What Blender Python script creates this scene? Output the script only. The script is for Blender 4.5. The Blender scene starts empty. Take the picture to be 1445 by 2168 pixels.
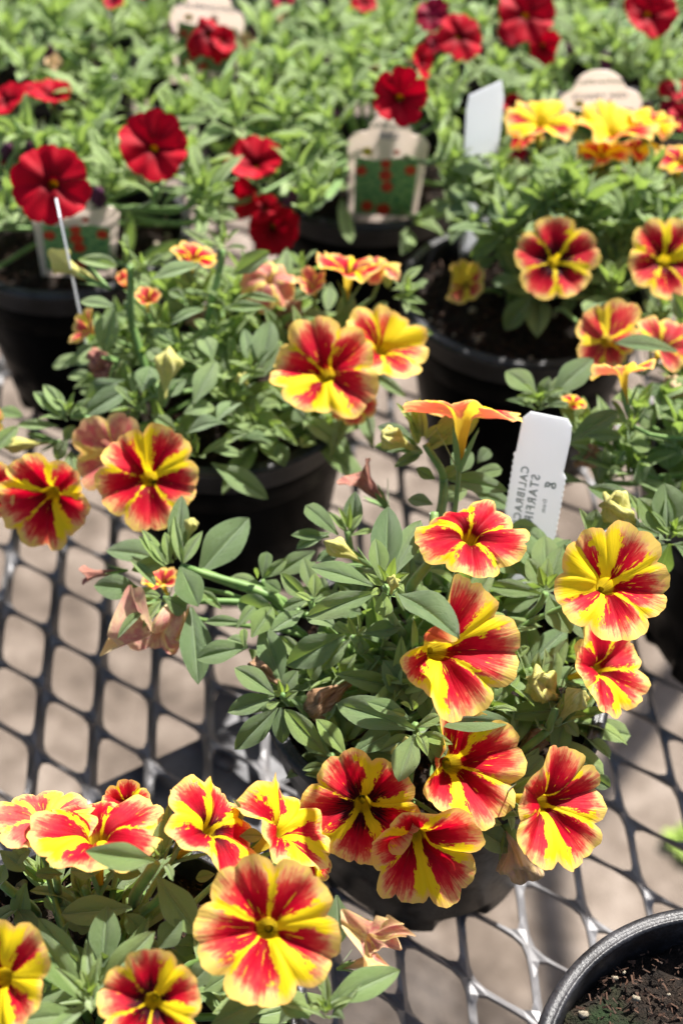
import bpy, math, random
from mathutils import Vector, Matrix, noise
import mathutils
R_ = math.radians
sc = bpy.context.scene
col = sc.collection
random.seed(7)

# ------------------------------------------------------------------ camera
FPX = 2715.0                       # focal length in pixels of the 1445 x 2168 photograph
CAMZ = 0.40
RIGHT = Vector((.99995, .00698, .00714)).normalized()
UP = Vector((-.00998, .69924, .71482)).normalized()
BACK = RIGHT.cross(UP).normalized()
CAM = Vector((0, 0, CAMZ))
cam = bpy.data.cameras.new('camera'); camo = bpy.data.objects.new('camera', cam); col.objects.link(camo)
m = Matrix((RIGHT, UP, BACK)).transposed().to_4x4(); m.translation = CAM
camo.matrix_world = m
cam.sensor_fit = 'VERTICAL'; cam.sensor_height = 22.3; cam.sensor_width = 14.87
cam.lens = FPX / 2168 * 22.3
cam.clip_start = .01; cam.clip_end = 60
cam.dof.use_dof = True; cam.dof.focus_distance = .338; cam.dof.aperture_fstop = 6.3
sc.camera = camo
sc.render.resolution_x = 682; sc.render.resolution_y = 1024

# ------------------------------------------------------------------ light
SUN_AZ = R_(36)       # to the right of straight ahead
SUN_EL = R_(50)
w = bpy.data.worlds.new('World'); sc.world = w; w.use_nodes = True
wn = w.node_tree.nodes; wl = w.node_tree.links
bg = wn['Background']
sky = wn.new('ShaderNodeTexSky'); sky.sky_type = 'NISHITA'; sky.sun_disc = False
sky.sun_elevation = SUN_EL; sky.sun_rotation = SUN_AZ
sky.air_density = 1.0; sky.dust_density = 2.5; sky.ozone_density = 1.0
wl.new(sky.outputs[0], bg.inputs[0]); bg.inputs[1].default_value = .058
sun = bpy.data.lights.new('sun', 'SUN'); suno = bpy.data.objects.new('sun', sun); col.objects.link(suno)
sun.energy = 4.9; sun.angle = R_(1.5); sun.color = (1, .96, .90)
sd = Vector((math.sin(SUN_AZ) * math.cos(SUN_EL), math.cos(SUN_AZ) * math.cos(SUN_EL), math.sin(SUN_EL)))
suno.rotation_euler = sd.to_track_quat('Z', 'Y').to_euler()
sc.view_settings.view_transform = 'Standard'; sc.view_settings.look = 'None'
sc.view_settings.exposure = 1.3; sc.view_settings.gamma = 1
sc.view_settings.use_curve_mapping = False

# ------------------------------------------------------------------ helpers
def at(px, py, h):
    """the point at height h above the bench that the photograph shows at px, py"""
    d = RIGHT * ((px - 722.5) / FPX) - UP * ((py - 1084) / FPX) - BACK
    t = (h - CAMZ) / d.z
    return CAM + d * t
def depth(p): return -(p - CAM).dot(BACK)
def cdir(x, y, z=None):
    if z is None: z = math.sqrt(max(0.0, 1 - x * x - y * y))
    return (RIGHT * x + UP * y + BACK * z).normalized()
def link(o, parent=None):
    col.objects.link(o)
    if parent: o.parent = parent
    return o
def mesh(name, vs, fs, mat=None, smooth=True, uvs=None):
    me = bpy.data.meshes.new(name); me.from_pydata(vs, [], fs)
    if smooth: me.polygons.foreach_set('use_smooth', [True] * len(me.polygons))
    if mat: me.materials.append(mat)
    if uvs:
        uv = me.uv_layers.new(name='UVMap')
        lv = [0] * len(me.loops); me.loops.foreach_get('vertex_index', lv)
        flat = []
        for i in lv: flat += uvs[i]
        uv.data.foreach_set('uv', flat)
    me.update(); return me
def obj(name, me, parent=None, mw=None):
    o = bpy.data.objects.new(name, me)
    if mw is not None: o.matrix_local = mw
    return link(o, parent)
def thing(name, loc, label, cat, group=None):
    o = bpy.data.objects.new(name, None); o.location = loc; o.empty_display_size = .01
    o['label'] = label; o['category'] = cat
    if group: o['group'] = group
    return link(o)
def inv(root): return Matrix.Translation(-root.location)
def frame(X, N):
    """matrix columns X, Y, Z with Z close to N"""
    X = X.normalized(); Y = N.cross(X)
    if Y.length < 1e-4: Y = X.orthogonal()
    Y.normalize(); Z = X.cross(Y)
    return Matrix((X, Y, Z)).transposed()
def trs(rot3, loc, sx=1, sy=1, sz=1):
    M = rot3.to_4x4() @ Matrix.Diagonal((sx, sy, sz, 1)); M.translation = loc; return M
def sst(a, b, x):
    t = min(1, max(0, (x - a) / (b - a))); return t * t * (3 - 2 * t)
def rv(s=1): return Vector((random.uniform(-s, s), random.uniform(-s, s), random.uniform(-s, s)))

# ------------------------------------------------------------------ materials
class NT:
    def __init__(s, name):
        s.m = bpy.data.materials.new(name); s.m.use_nodes = True; s.t = s.m.node_tree; s.n = s.t.nodes; s.n.clear()
        s.out = s.n.new('ShaderNodeOutputMaterial')
    def new(s, t, **k):
        n = s.n.new(t)
        for a, b in k.items(): setattr(n, a, b)
        return n
    def set(s, sock, v):
        if isinstance(v, bpy.types.NodeSocket): s.t.links.new(v, sock)
        elif isinstance(v, (tuple, list)) and len(v) == 3 and sock.type == 'RGBA': sock.default_value = (*v, 1)
        else: sock.default_value = v
    def math(s, op, a, b=0.0, c=0.0, clamp=False):
        n = s.new('ShaderNodeMath', operation=op, use_clamp=clamp)
        s.set(n.inputs[0], a); s.set(n.inputs[1], b); s.set(n.inputs[2], c); return n.outputs[0]
    def mix(s, f, a, b, blend='MIX'):
        n = s.new('ShaderNodeMix', data_type='RGBA', blend_type=blend)
        s.set(n.inputs[0], f); s.set(n.inputs[6], a); s.set(n.inputs[7], b); return n.outputs[2]
    def ss(s, a, b, x):
        n = s.new('ShaderNodeMapRange', interpolation_type='SMOOTHSTEP')
        s.set(n.inputs[0], x); s.set(n.inputs[1], a); s.set(n.inputs[2], b); return n.outputs[0]
    def comb(s, x, y, z):
        n = s.new('ShaderNodeCombineXYZ'); s.set(n.inputs[0], x); s.set(n.inputs[1], y); s.set(n.inputs[2], z); return n.outputs[0]
    def noise(s, vec, scale, detail=2.0, rough=.5, out=0):
        n = s.new('ShaderNodeTexNoise'); s.set(n.inputs['Vector'], vec); n.inputs['Scale'].default_value = scale
        n.inputs['Detail'].default_value = detail; n.inputs['Roughness'].default_value = rough; return n.outputs[out]
    def attr(s, name):
        n = s.new('ShaderNodeAttribute', attribute_type='OBJECT', attribute_name=name); return n.outputs['Fac']
    def uv(s):
        n = s.new('ShaderNodeUVMap'); x = s.new('ShaderNodeSeparateXYZ'); s.t.links.new(n.outputs[0], x.inputs[0]); return x.outputs[0], x.outputs[1]
    def objco(s): return s.new('ShaderNodeTexCoord').outputs['Object']
    def rand(s): return s.new('ShaderNodeObjectInfo').outputs['Random']
    def ramp(s, f, stops):
        n = s.new('ShaderNodeValToRGB'); r = n.color_ramp
        while len(r.elements) < len(stops): r.elements.new(.5)
        for e, (p, c) in zip(r.elements, stops): e.position = p; e.color = (*c, 1)
        s.set(n.inputs[0], f); return n.outputs[0]
    def bump(s, h, strength=.3, dist=.001):
        n = s.new('ShaderNodeBump'); n.inputs['Strength'].default_value = strength; n.inputs['Distance'].default_value = dist
        s.set(n.inputs['Height'], h); return n.outputs[0]
    def pbr(s, color, rough=.5, metal=0.0, spec=.5, bump=None, sheen=0.0, sheentint=None):
        n = s.new('ShaderNodeBsdfPrincipled'); s.set(n.inputs['Base Color'], color); s.set(n.inputs['Roughness'], rough)
        s.set(n.inputs['Metallic'], metal); s.set(n.inputs['Specular IOR Level'], spec)
        if sheen:
            n.inputs['Sheen Weight'].default_value = sheen; n.inputs['Sheen Roughness'].default_value = .4
        if bump is not None: s.t.links.new(bump, n.inputs['Normal'])
        return n.outputs[0]
    def thin(s, shader, color, f, bump=None):
        tr = s.new('ShaderNodeBsdfTranslucent'); s.set(tr.inputs[0], color)
        if bump is not None: s.t.links.new(bump, tr.inputs['Normal'])
        mx = s.new('ShaderNodeMixShader'); s.set(mx.inputs[0], f); s.t.links.new(shader, mx.inputs[1]); s.t.links.new(tr.outputs[0], mx.inputs[2])
        return mx.outputs[0]
    def done(s, sh): s.t.links.new(sh, s.out.inputs[0]); return s.m

def petal_mat():
    t = NT('starry petal'); u, v = t.uv(); seed = t.attr('seed'); yel = t.attr('yel'); dark = t.attr('dark'); fade = t.attr('fade')
    fr = t.math('FRACT', u)
    a = t.math('MULTIPLY', t.math('ABSOLUTE', t.math('SUBTRACT', fr, .5)), 2.0)      # 1 at the gaps between lobes
    wn_ = t.new('ShaderNodeTexWhiteNoise', noise_dimensions='2D')
    idx = t.math('MODULO', t.math('FLOOR', t.math('ADD', u, .5)), 5.0)
    t.set(wn_.inputs['Vector'], t.comb(t.math('MULTIPLY', idx, 1.37), seed, 0.0))
    rnd = wn_.outputs['Value']
    n1 = t.noise(t.comb(t.math('MULTIPLY', u, 3.4), t.math('MULTIPLY', v, 3.6), seed), 1.0, 5.0, .68)
    n4 = t.noise(t.comb(t.math('MULTIPLY', u, 7.0), t.math('MULTIPLY', v, 7.0), t.math('ADD', seed, 17.0)), 1.0, 4.0, .65)
    n2 = t.noise(t.comb(t.math('MULTIPLY', u, 16.0), t.math('MULTIPLY', v, 3.0), t.math('ADD', seed, 7.3)), 1.0, 3.0, .6)
    n3 = t.noise(t.comb(t.math('MULTIPLY', u, 45.0), t.math('MULTIPLY', v, 4.0), t.math('ADD', seed, 3.1)), 1.0, 2.0, .6)
    # half width of the yellow ray at this radius
    wid = t.math('ADD', t.math('DIVIDE', .070, t.math('MAXIMUM', v, .2)), t.math('MULTIPLY', t.math('MULTIPLY', v, v), .13))
    wid = t.math('MULTIPLY', wid, t.math('MULTIPLY', yel, t.math('ADD', .42, t.math('MULTIPLY', t.math('POWER', rnd, 2.0), 2.6))))
    wid = t.math('MULTIPLY', wid, t.math('ADD', 1.0, t.math('MULTIPLY', t.ss(.78, 1.0, v), -.3)))
    aj = t.math('ADD', a, t.math('ADD', t.math('MULTIPLY', t.math('SUBTRACT', n1, .5), 1.45), t.math('MULTIPLY', t.math('SUBTRACT', n3, .5), .30)))
    d = t.math('SUBTRACT', aj, t.math('SUBTRACT', 1.0, wid))
    ymask = t.ss(-.03, .06, d)
    # stray yellow splashes in the red
    spl = t.math('MULTIPLY', t.ss(.66, .70, t.math('ADD', n2, t.math('MULTIPLY', t.math('SUBTRACT', yel, 1.0), .05))), t.math('MULTIPLY', t.ss(.2, .3, v), t.math('SUBTRACT', 1.0, t.ss(.6, .85, v))))
    ymask = t.math('MAXIMUM', ymask, t.math('MULTIPLY', spl, .9))
    r = t.math('ADD', v, t.math('ADD', t.math('ADD', t.math('MULTIPLY', t.math('SUBTRACT', n2, .5), .24), t.math('MULTIPLY', t.math('SUBTRACT', n4, .5), .34)), t.math('MULTIPLY', t.math('SUBTRACT', n3, .5), .22)))
    r = t.math('ADD', r, t.math('MULTIPLY', t.math('SUBTRACT', a, .3), .16))
    r = t.math('ADD', r, t.math('MULTIPLY', t.math('SUBTRACT', yel, 1.0), .05))
    red = t.ramp(r, [(0, (.14, .0, .004)), (.36, (.34, .0, .006)), (.68, (.62, .002, .024)), (.82, (.74, .05, .045)), (.90, (.86, .28, .13)), (.965, (.94, .55, .20)), (1, (.96, .66, .16))])
    yc = t.mix(t.ss(.86, 1.0, t.math('ADD', v, t.math('MULTIPLY', t.math('SUBTRACT', n2, .5), .2))), (.95, .70, .012), (.95, .58, .15))
    c = t.mix(ymask, red, yc)
    dk = t.math('MULTIPLY', t.math('MULTIPLY', dark, t.ss(.74, .28, v)), t.ss(.36, .56, t.math('ADD', n3, t.math('MULTIPLY', t.math('SUBTRACT', .48, v), .7))))
    dk = t.math('MULTIPLY', dk, t.math('SUBTRACT', 1.0, t.math('MULTIPLY', ymask, .86)))
    c = t.mix(dk, c, (.028, .0, .004))
    # throat with dark veins
    vein = t.math('MULTIPLY', t.ss(.52, .62, n3), t.ss(.34, .12, v))
    thr = t.mix(t.math('MULTIPLY', vein, .75), (.50, .36, .015), (.08, .02, .005))
    c = t.mix(t.ss(.27, .14, v), c, thr)
    crease = t.ss(.035, .0, t.math('ADD', a, t.math('MULTIPLY', n1, .01)))
    c = t.mix(t.math('MULTIPLY', crease, .35), c, (.28, .02, .01))
    c = t.mix(t.math('MULTIPLY', fade, t.math('ADD', .55, t.math('MULTIPLY', n1, .6))), c, t.mix(t.ss(.35, .65, n1), (.62, .30, .30), (.84, .70, .42)))
    back = t.mix(t.math('ADD', .22, t.math('MULTIPLY', fade, .4)), c, t.mix(n2, (.80, .44, .20), (.82, .60, .12)))
    tubeb = t.mix(t.math('MULTIPLY', t.ss(.5, .6, n3), .4), (.80, .60, .06), (.30, .16, .02))
    back = t.mix(t.ss(.30, .18, v), back, tubeb)
    g = t.new('ShaderNodeNewGeometry').outputs['Backfacing']
    c = t.mix(g, c, back)
    b = t.bump(t.math('ADD', t.math('MULTIPLY', n3, .8), n2), .35, .0006)
    return t.done(t.thin(t.pbr(c, .6, 0, .18, b), c, .44))

def red_petal_mat():
    t = NT('red petal'); u, v = t.uv(); seed = t.attr('seed'); fade = t.attr('fade')
    fr = t.math('FRACT', u); a = t.math('MULTIPLY', t.math('ABSOLUTE', t.math('SUBTRACT', fr, .5)), 2.0)
    n3 = t.noise(t.comb(t.math('MULTIPLY', u, 30.0), t.math('MULTIPLY', v, 3.0), seed), 1.0, 3.0, .6)
    c = t.mix(t.ss(.15, .85, v), (.04, .0, .003), (.56, .0, .016))
    c = t.mix(t.math('MULTIPLY', n3, .35), c, (.30, .0, .01))
    c = t.mix(t.math('MULTIPLY', t.ss(.6, 1.0, a), .35), c, (.28, .0, .008))
    c = t.mix(t.ss(.20, .15, v), c, (.16, .06, .0))
    g = t.new('ShaderNodeNewGeometry').outputs['Backfacing']
    c = t.mix(t.math('MULTIPLY', g, .5), c, (.50, .06, .12))
    c = t.mix(fade, c, (.12, .01, .05))
    return t.done(t.thin(t.pbr(c, .6, 0, .15, t.bump(n3, .3, .0006)), c, .30))

def leaf_mat():
    t = NT('leaf'); u, v = t.uv(); young = t.attr('young'); rnd = t.rand(); pale = t.attr('pale'); dirt = t.attr('dirt')
    oc = t.objco(); g = t.new('ShaderNodeNewGeometry')
    wc = t.comb(t.math('ADD', t.math('MULTIPLY', u, 1.0), t.math('MULTIPLY', rnd, 37.0)), t.math('MULTIPLY', v, .45), rnd)
    nf = t.noise(wc, 60.0, 3.0, .7); nm = t.noise(wc, 5.0, 3.0, .6)
    base = t.mix(rnd, (.065, .145, .045), (.165, .270, .075))
    base = t.mix(t.math('MULTIPLY', t.ss(.35, .7, nm), .7), base, (.135, .215, .085))
    base = t.mix(t.math('MULTIPLY', t.ss(.5, .9, t.math('ADD', u, t.math('MULTIPLY', t.math('SUBTRACT', rnd, .7), 1.2))), .25), base, (.28, .33, .08))
    base = t.mix(young, base, (.46, .64, .09))
    base = t.mix(t.math('MULTIPLY', pale, t.math('ADD', .35, t.math('MULTIPLY', rnd, .65))), base, (.50, .66, .27))  # lightens leaves, rear ones most: backlit glare put into the colour
    av = t.math('ABSOLUTE', v)                                     # v: -1..1 across
    mid = t.ss(.085, .02, av)
    sv = t.math('ADD', t.math('MULTIPLY', u, 8.0), t.math('MULTIPLY', av, -2.6))
    side = t.math('MULTIPLY', t.ss(.10, .0, t.math('ABSOLUTE', t.math('SUBTRACT', t.math('FRACT', sv), .5))), t.ss(1.0, .3, av))
    base = t.mix(t.math('MULTIPLY', mid, .6), base, (.24, .38, .13))
    base = t.mix(t.math('MULTIPLY', t.math('MULTIPLY', t.ss(.09, .14, av), t.ss(.30, .14, av)), .35), base, (.060, .130, .045))
    base = t.mix(t.math('MULTIPLY', side, .25), base, (.16, .26, .11))
    base = t.mix(t.math('MULTIPLY', t.ss(.86, 1.0, av), .25), base, (.24, .34, .20))      # downy margin
    # fine pale down
    base = t.mix(t.math('MULTIPLY', t.ss(.55, .78, nf), .34), base, (.30, .36, .27))
    sp = t.math('MULTIPLY', t.ss(.69, .74, t.noise(wc, 22.0, 1.5, .5)), dirt)
    base = t.mix(t.math('MULTIPLY', sp, .85), base, (.02, .015, .01))
    base = t.mix(t.math('MULTIPLY', g.outputs['Backfacing'], .4), base, (.16, .25, .12))
    h = t.math('SUBTRACT', t.math('ADD', t.math('MULTIPLY', nf, .9), t.math('MULTIPLY', nm, .6)), t.math('ADD', t.math('MULTIPLY', mid, .7), t.math('MULTIPLY', side, .25)))
    b = t.bump(h, .8, .0007)
    trc = t.mix(.5, base, (.46, .66, .05))
    return t.done(t.thin(t.pbr(base, t.math('ADD', .28, t.math('MULTIPLY', nm, .25)), 0, .6, b, .30), trc, .32))

def simple(name, c1, c2, scale=60, rough=.6, spec=.4, bumps=.3, bd=.001, metal=0, transl=0, detail=4, sheen=0):
    t = NT(name); n = t.noise(t.objco(), scale, detail, .6)
    c = t.mix(t.ss(.3, .7, n), c1, c2)
    sh = t.pbr(c, rough, metal, spec, t.bump(n, bumps, bd), sheen)
    if transl: sh = t.thin(sh, c, transl)
    return t.done(sh)

def wilt_mat(name, cs):
    t = NT(name); u, v = t.uv(); rnd = t.rand()
    n = t.noise(t.comb(t.math('ADD', t.math('MULTIPLY', u, 6.0), t.math('MULTIPLY', rnd, 9.0)), t.math('MULTIPLY', v, 2.5), rnd), 1.5, 4.0, .65)
    c = t.ramp(n, [(.25, cs[0]), (.5, cs[1]), (.75, cs[2])])
    return t.done(t.thin(t.pbr(c, .6, 0, .3, t.bump(n, .7, .0012), .1), c, .2))

def metal_mat():
    t = NT('galvanised dark steel'); oc = t.objco(); n = t.noise(oc, 90, 5, .6); n2 = t.noise(oc, 900, 3, .6)
    c = t.mix(n, (.11, .107, .115), (.26, .255, .26))
    c = t.mix(t.ss(.62, .75, t.noise(oc, 45, 4, .7)), c, (.11, .075, .055))
    return t.done(t.pbr(c, t.math('ADD', .34, t.math('MULTIPLY', n, .25)), .3, .6, t.bump(t.math('ADD', n, t.math('MULTIPLY', n2, .4)), .35, .0006)))

def pot_mat():
    t = NT('black pot plastic'); oc = t.objco(); n = t.noise(oc, 70, 5, .65); n2 = t.noise(oc, 900, 3, .7)
    dust = t.ss(.52, .75, t.math('ADD', n, t.math('MULTIPLY', t.math('SUBTRACT', n2, .5), .25)))
    c = t.mix(t.math('MULTIPLY', dust, .08), (.0028, .0028, .003), (.06, .055, .05))
    c = t.mix(t.math('MULTIPLY', t.attr('dusty'), t.ss(.30, .62, n)), c, (.17, .155, .135))
    return t.done(t.pbr(c, t.math('ADD', .30, t.math('MULTIPLY', dust, .35)), 0, .03, t.bump(n2, .25, .0003)))

def rim_mat():
    t = NT('scuffed black rim'); oc = t.objco(); n = t.noise(oc, 60, 5, .65); n2 = t.noise(oc, 1200, 3, .7)
    c = t.mix(t.ss(.35, .75, t.math('ADD', n, t.math('MULTIPLY', t.math('SUBTRACT', n2, .5), .4))), (.006, .006, .007), (.045, .044, .050))
    return t.done(t.pbr(c, t.math('ADD', .30, t.math('MULTIPLY', n2, .2)), 0, .42, t.bump(n2, .4, .0004)))
def soil_mat():
    t = NT('peat soil'); oc = t.objco(); n = t.noise(oc, 160, 6, .75); n2 = t.noise(oc, 700, 4, .7); mo = t.noise(oc, 32, 3, .6)
    c = t.ramp(n, [(.3, (.006, .004, .003)), (.5, (.022, .014, .009)), (.7, (.060, .036, .022))])
    c = t.mix(t.math('MULTIPLY', t.ss(.56, .72, mo), t.attr('moss')), c, t.mix(n2, (.006, .016, .004), (.026, .060, .012)))
    return t.done(t.pbr(c, .85, 0, .3, t.bump(t.math('ADD', n, n2), 1.0, .003)))

def ground_mat():
    t = NT('sandy concrete'); oc = t.objco(); a = t.noise(oc, 5, 6, .6); b = t.noise(oc, 26, 6, .7); f = t.noise(oc, 240, 4, .7)
    c = t.ramp(t.math('ADD', t.math('MULTIPLY', a, .55), t.math('MULTIPLY', b, .45)), [(.38, (.065, .048, .036)), (.47, (.15, .116, .090)), (.56, (.26, .21, .17)), (.66, (.40, .335, .28))])
    c = t.mix(t.math('MULTIPLY', t.ss(.60, .70, b), .6), c, (.12, .09, .07))
    c = t.mix(t.math('MULTIPLY', f, .25), c, (.22, .18, .15))
    return t.done(t.pbr(c, .9, 0, .2, t.bump(t.math('ADD', b, f), .5, .01)))

M_PET = petal_mat(); M_RED = red_petal_mat(); M_LEAF = leaf_mat()
M_STEM = simple('stem', (.10, .20, .045), (.17, .28, .07), 200, .55, .4, .3, .0005, sheen=.3)
M_MET = metal_mat(); M_POT = pot_mat(); M_RIM = rim_mat(); M_SOIL = soil_mat(); M_GND = ground_mat()
M_WHITE = simple('white tag plastic', (.86, .87, .90), (.88, .89, .92), 40, .38, .5, .05, .0002, transl=.55)
M_CREAM = simple('cream tag plastic', (.88, .79, .73), (.90, .82, .77), 40, .4, .5, .05, .0002, transl=.55)
M_INK = simple('faint ink', (.30, .36, .38), (.38, .44, .46), 300, .5, .3, 0, transl=.2)
M_INKD = simple('dark ink', (.10, .10, .20), (.16, .16, .28), 300, .5, .3, 0)
M_INKG = simple('grey green ink', (.20, .24, .18), (.28, .32, .24), 300, .5, .3, 0)
M_PHOTO = simple('printed foliage', (.05, .20, .08), (.34, .56, .20), 420, .4, .5, 0, detail=5)
M_PRED = simple('printed red bloom', (.55, .03, .015), (.75, .08, .03), 400, .4, .5, 0)
M_PYEL = simple('printed yellow bloom', (.62, .46, .04), (.72, .56, .08), 400, .4, .5, 0)
M_PERL = simple('perlite', (.42, .34, .22), (.62, .55, .42), 500, .8, .3, .8, .001)
M_BARK = simple('bark chip', (.022, .012, .008), (.085, .042, .024), 400, .8, .3, .8, .001)
M_BUDY = wilt_mat('bud yellow', [(.42, .44, .06), (.62, .58, .16), (.74, .66, .30)])
M_BUDP = wilt_mat('bud purple', [(.03, .005, .025), (.09, .012, .06), (.20, .05, .14)])
M_DRY = wilt_mat('dry brown', [(.12, .05, .02), (.36, .20, .10), (.60, .42, .28)])
M_DUSK = wilt_mat('dusky pink', [(.16, .04, .035), (.42, .16, .12), (.66, .42, .26)])
M_BUFF = wilt_mat('wilted buff', [(.44, .30, .10), (.66, .48, .26), (.66, .40, .32)])
M_ANTH = simple('yellow stigma', (.55, .50, .03), (.75, .60, .04), 900, .6, .3, .8, .001)
M_WATER = NT('water'); M_WATER = M_WATER.done(M_WATER.pbr((.9, .95, .95), .03, 0, 1.0))
M_BAR = simple('shade-toned angle iron', (.10, .10, .105), (.19, .19, .20), 60, .5, .5, .4, .001, metal=.2)  # tone set darker to carry the plants' shade on the bar
M_WEED = simple('weed leaf', (.10, .22, .03), (.22, .36, .05), 60, .6, .4, .3, transl=.2)

# ------------------------------------------------------------------ leaf meshes
def leaf_mesh(kind, droop, fold, twist, wavy, seed):
    rs = random.Random(seed); NX, NY = 11, 4; vs = []; uvs = []; fs = []
    for i in range(NX + 1):
        x = i / NX
        if kind == 0: ww = math.sin(math.pi * min(1, x ** .95)) ** .72 * (.55 + .45 * sst(0, .55, x))           # elliptic, widest past the middle
        elif kind == 1: ww = (x ** .8) * math.sqrt(max(0, 1 - x ** 3.2)) * 1.35                                  # spoon shaped
        else: ww = math.sin(math.pi * x ** .8) ** .9                                                              # lance shaped
        ww = min(1, ww); ww = max(ww, .10 if x < .9 else 0.0)
        z0 = -droop * x * x + .06 * math.sin(x * 3.1) ; xx = x * (1 - .15 * abs(droop) * x)
        tw = twist * x
        for s in (-1, -.72, -.38, -.07, 0, .07, .38, .72, 1):
            y = s * ww * .5
            zz = fold * abs(y) * 1.25 + .03 * wavy * math.sin(x * 9 + seed + s * 2) * abs(s) - .28 * fold * s * s * ww - (.022 * ww if s == 0 else 0)
            yy = y * math.cos(tw) ; zz2 = zz + y * math.sin(tw)
            vs.append((xx, yy, z0 * .5 + zz2 * .42)); uvs.append((x, s))
    W = 2 * NY + 1
    for i in range(NX):
        for j in range(2 * NY):
            a = i * W + j; fs.append((a, a + W, a + W + 1, a + 1))
    return mesh('leaf', vs, fs, M_LEAF, True, uvs)
LEAF = []
for k, a in enumerate([(0, .10, .5, 0, 1), (0, .35, .35, .2, 1), (0, .6, .5, -.25, 1.5), (1, .2, .4, .1, 1), (1, .5, .3, -.2, 1), (2, .15, .6, .1, 1), (0, -.15, .55, .15, 1), (1, .75, .35, .25, 2)]):
    LEAF.append(leaf_mesh(*a, k + 3))
NARROW = leaf_mesh(2, .2, .9, 0, 0, 50)

EXCL = [(60, 240, 61, 241, 0), (735, 225, 915, 452, .66), (60, 440, 250, 595, .62), (984, 165, 1062, 300, .60), (1185, 135, 1345, 240, .75), (375, 0, 512, 60, .9), (905, 600, 1180, 785, .49), (0, 1845, 60, 1900, .34), (270, 410, 400, 530, .60)]
def proj(p):
    q = p - CAM; d = -q.dot(BACK); return 722.5 + FPX * q.dot(RIGHT) / d, 1084 - FPX * q.dot(UP) / d, d
DISC = []
def blocked(p, m=1.0):
    x, y, d = proj(p)
    for x0, y0, x1, y1, dd in EXCL:
        if x0 < x < x1 and y0 < y < y1 and d < dd: return True
    for cx, cy, r, dd in DISC:
        if (x - cx) ** 2 + (y - cy) ** 2 < (r * .78 * m) ** 2 and d < dd + .006: return True
    return False
def put_leaf(plant, base, tip, width, n=None, young=0.0, kind=None, dirt=0.0, name='leaf', free=False):
    if free and (blocked(tip) or blocked(base.lerp(tip, .5))): return
    X = tip - base; L = X.length
    if L < 1e-5: return
    if n is None: n = (Vector((0, 0, 1)) * .75 + BACK * .55 + rv(.38)).normalized()
    me = NARROW if kind == 'n' else LEAF[kind if kind is not None else random.randrange(len(LEAF))]
    o = bpy.data.objects.new(name, me)
    o.matrix_local = trs(frame(X, n), base - plant.location, L, width, L)
    o['young'] = float(young); o['dirt'] = float(dirt); o['pale'] = float(plant.get('pale', 0)) * 2.2; link(o, plant); return o

# ------------------------------------------------------------------ tubes
def tube_mesh(pts, r0, r1, mat, ns=7):
    vs = []; fs = []; N = len(pts)
    for i, p in enumerate(pts):
        d = (pts[min(N - 1, i + 1)] - pts[max(0, i - 1)]).normalized(); a = d.orthogonal().normalized(); b = d.cross(a)
        if i:
            a = (pa - d * pa.dot(d)).normalized(); b = d.cross(a)
        pa = a; r = r0 + (r1 - r0) * i / (N - 1)
        for k in range(ns):
            t = 2 * math.pi * k / ns; vs.append(p + a * (r * math.cos(t)) + b * (r * math.sin(t)))
    for i in range(N - 1):
        for k in range(ns):
            fs.append((i * ns + k, i * ns + (k + 1) % ns, (i + 1) * ns + (k + 1) % ns, (i + 1) * ns + k))
    fs.append(tuple(range(ns))[::-1]); fs.append(tuple((N - 1) * ns + k for k in range(ns)))
    return mesh('stem', vs, fs, mat)
def bez(a, b, c, d, n=8):
    return [a * (1 - t) ** 3 + b * 3 * t * (1 - t) ** 2 + c * 3 * t * t * (1 - t) + d * t ** 3 for t in [i / n for i in range(n + 1)]]
def later_shoot(pl, x, y, h, jit, L, n, w, y_, root):
    def f():
        P = at(x, y, h)
        if blocked(P): return
        shoot(pl, P, Vector((0, 0, 1)) + rv(jit), L, n, w, y_); stem(pl, root, P, .0012, .001)
    LATER.append((f, (), {}))
def stem(plant, a, b, ra=.0013, rb=.0009, sag=.25, bdir=None, name='stem', mat=None, n=8):
    L = (b - a).length; q = b - (bdir.normalized() if bdir else Vector((0, 0, 1))) * L * sag
    pts = [p - plant.location for p in bez(a, a + Vector((0, 0, L * .35)), q, b, n)]
    o = obj(name, tube_mesh(pts, ra, rb, mat or M_STEM, 6), plant); return o

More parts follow.
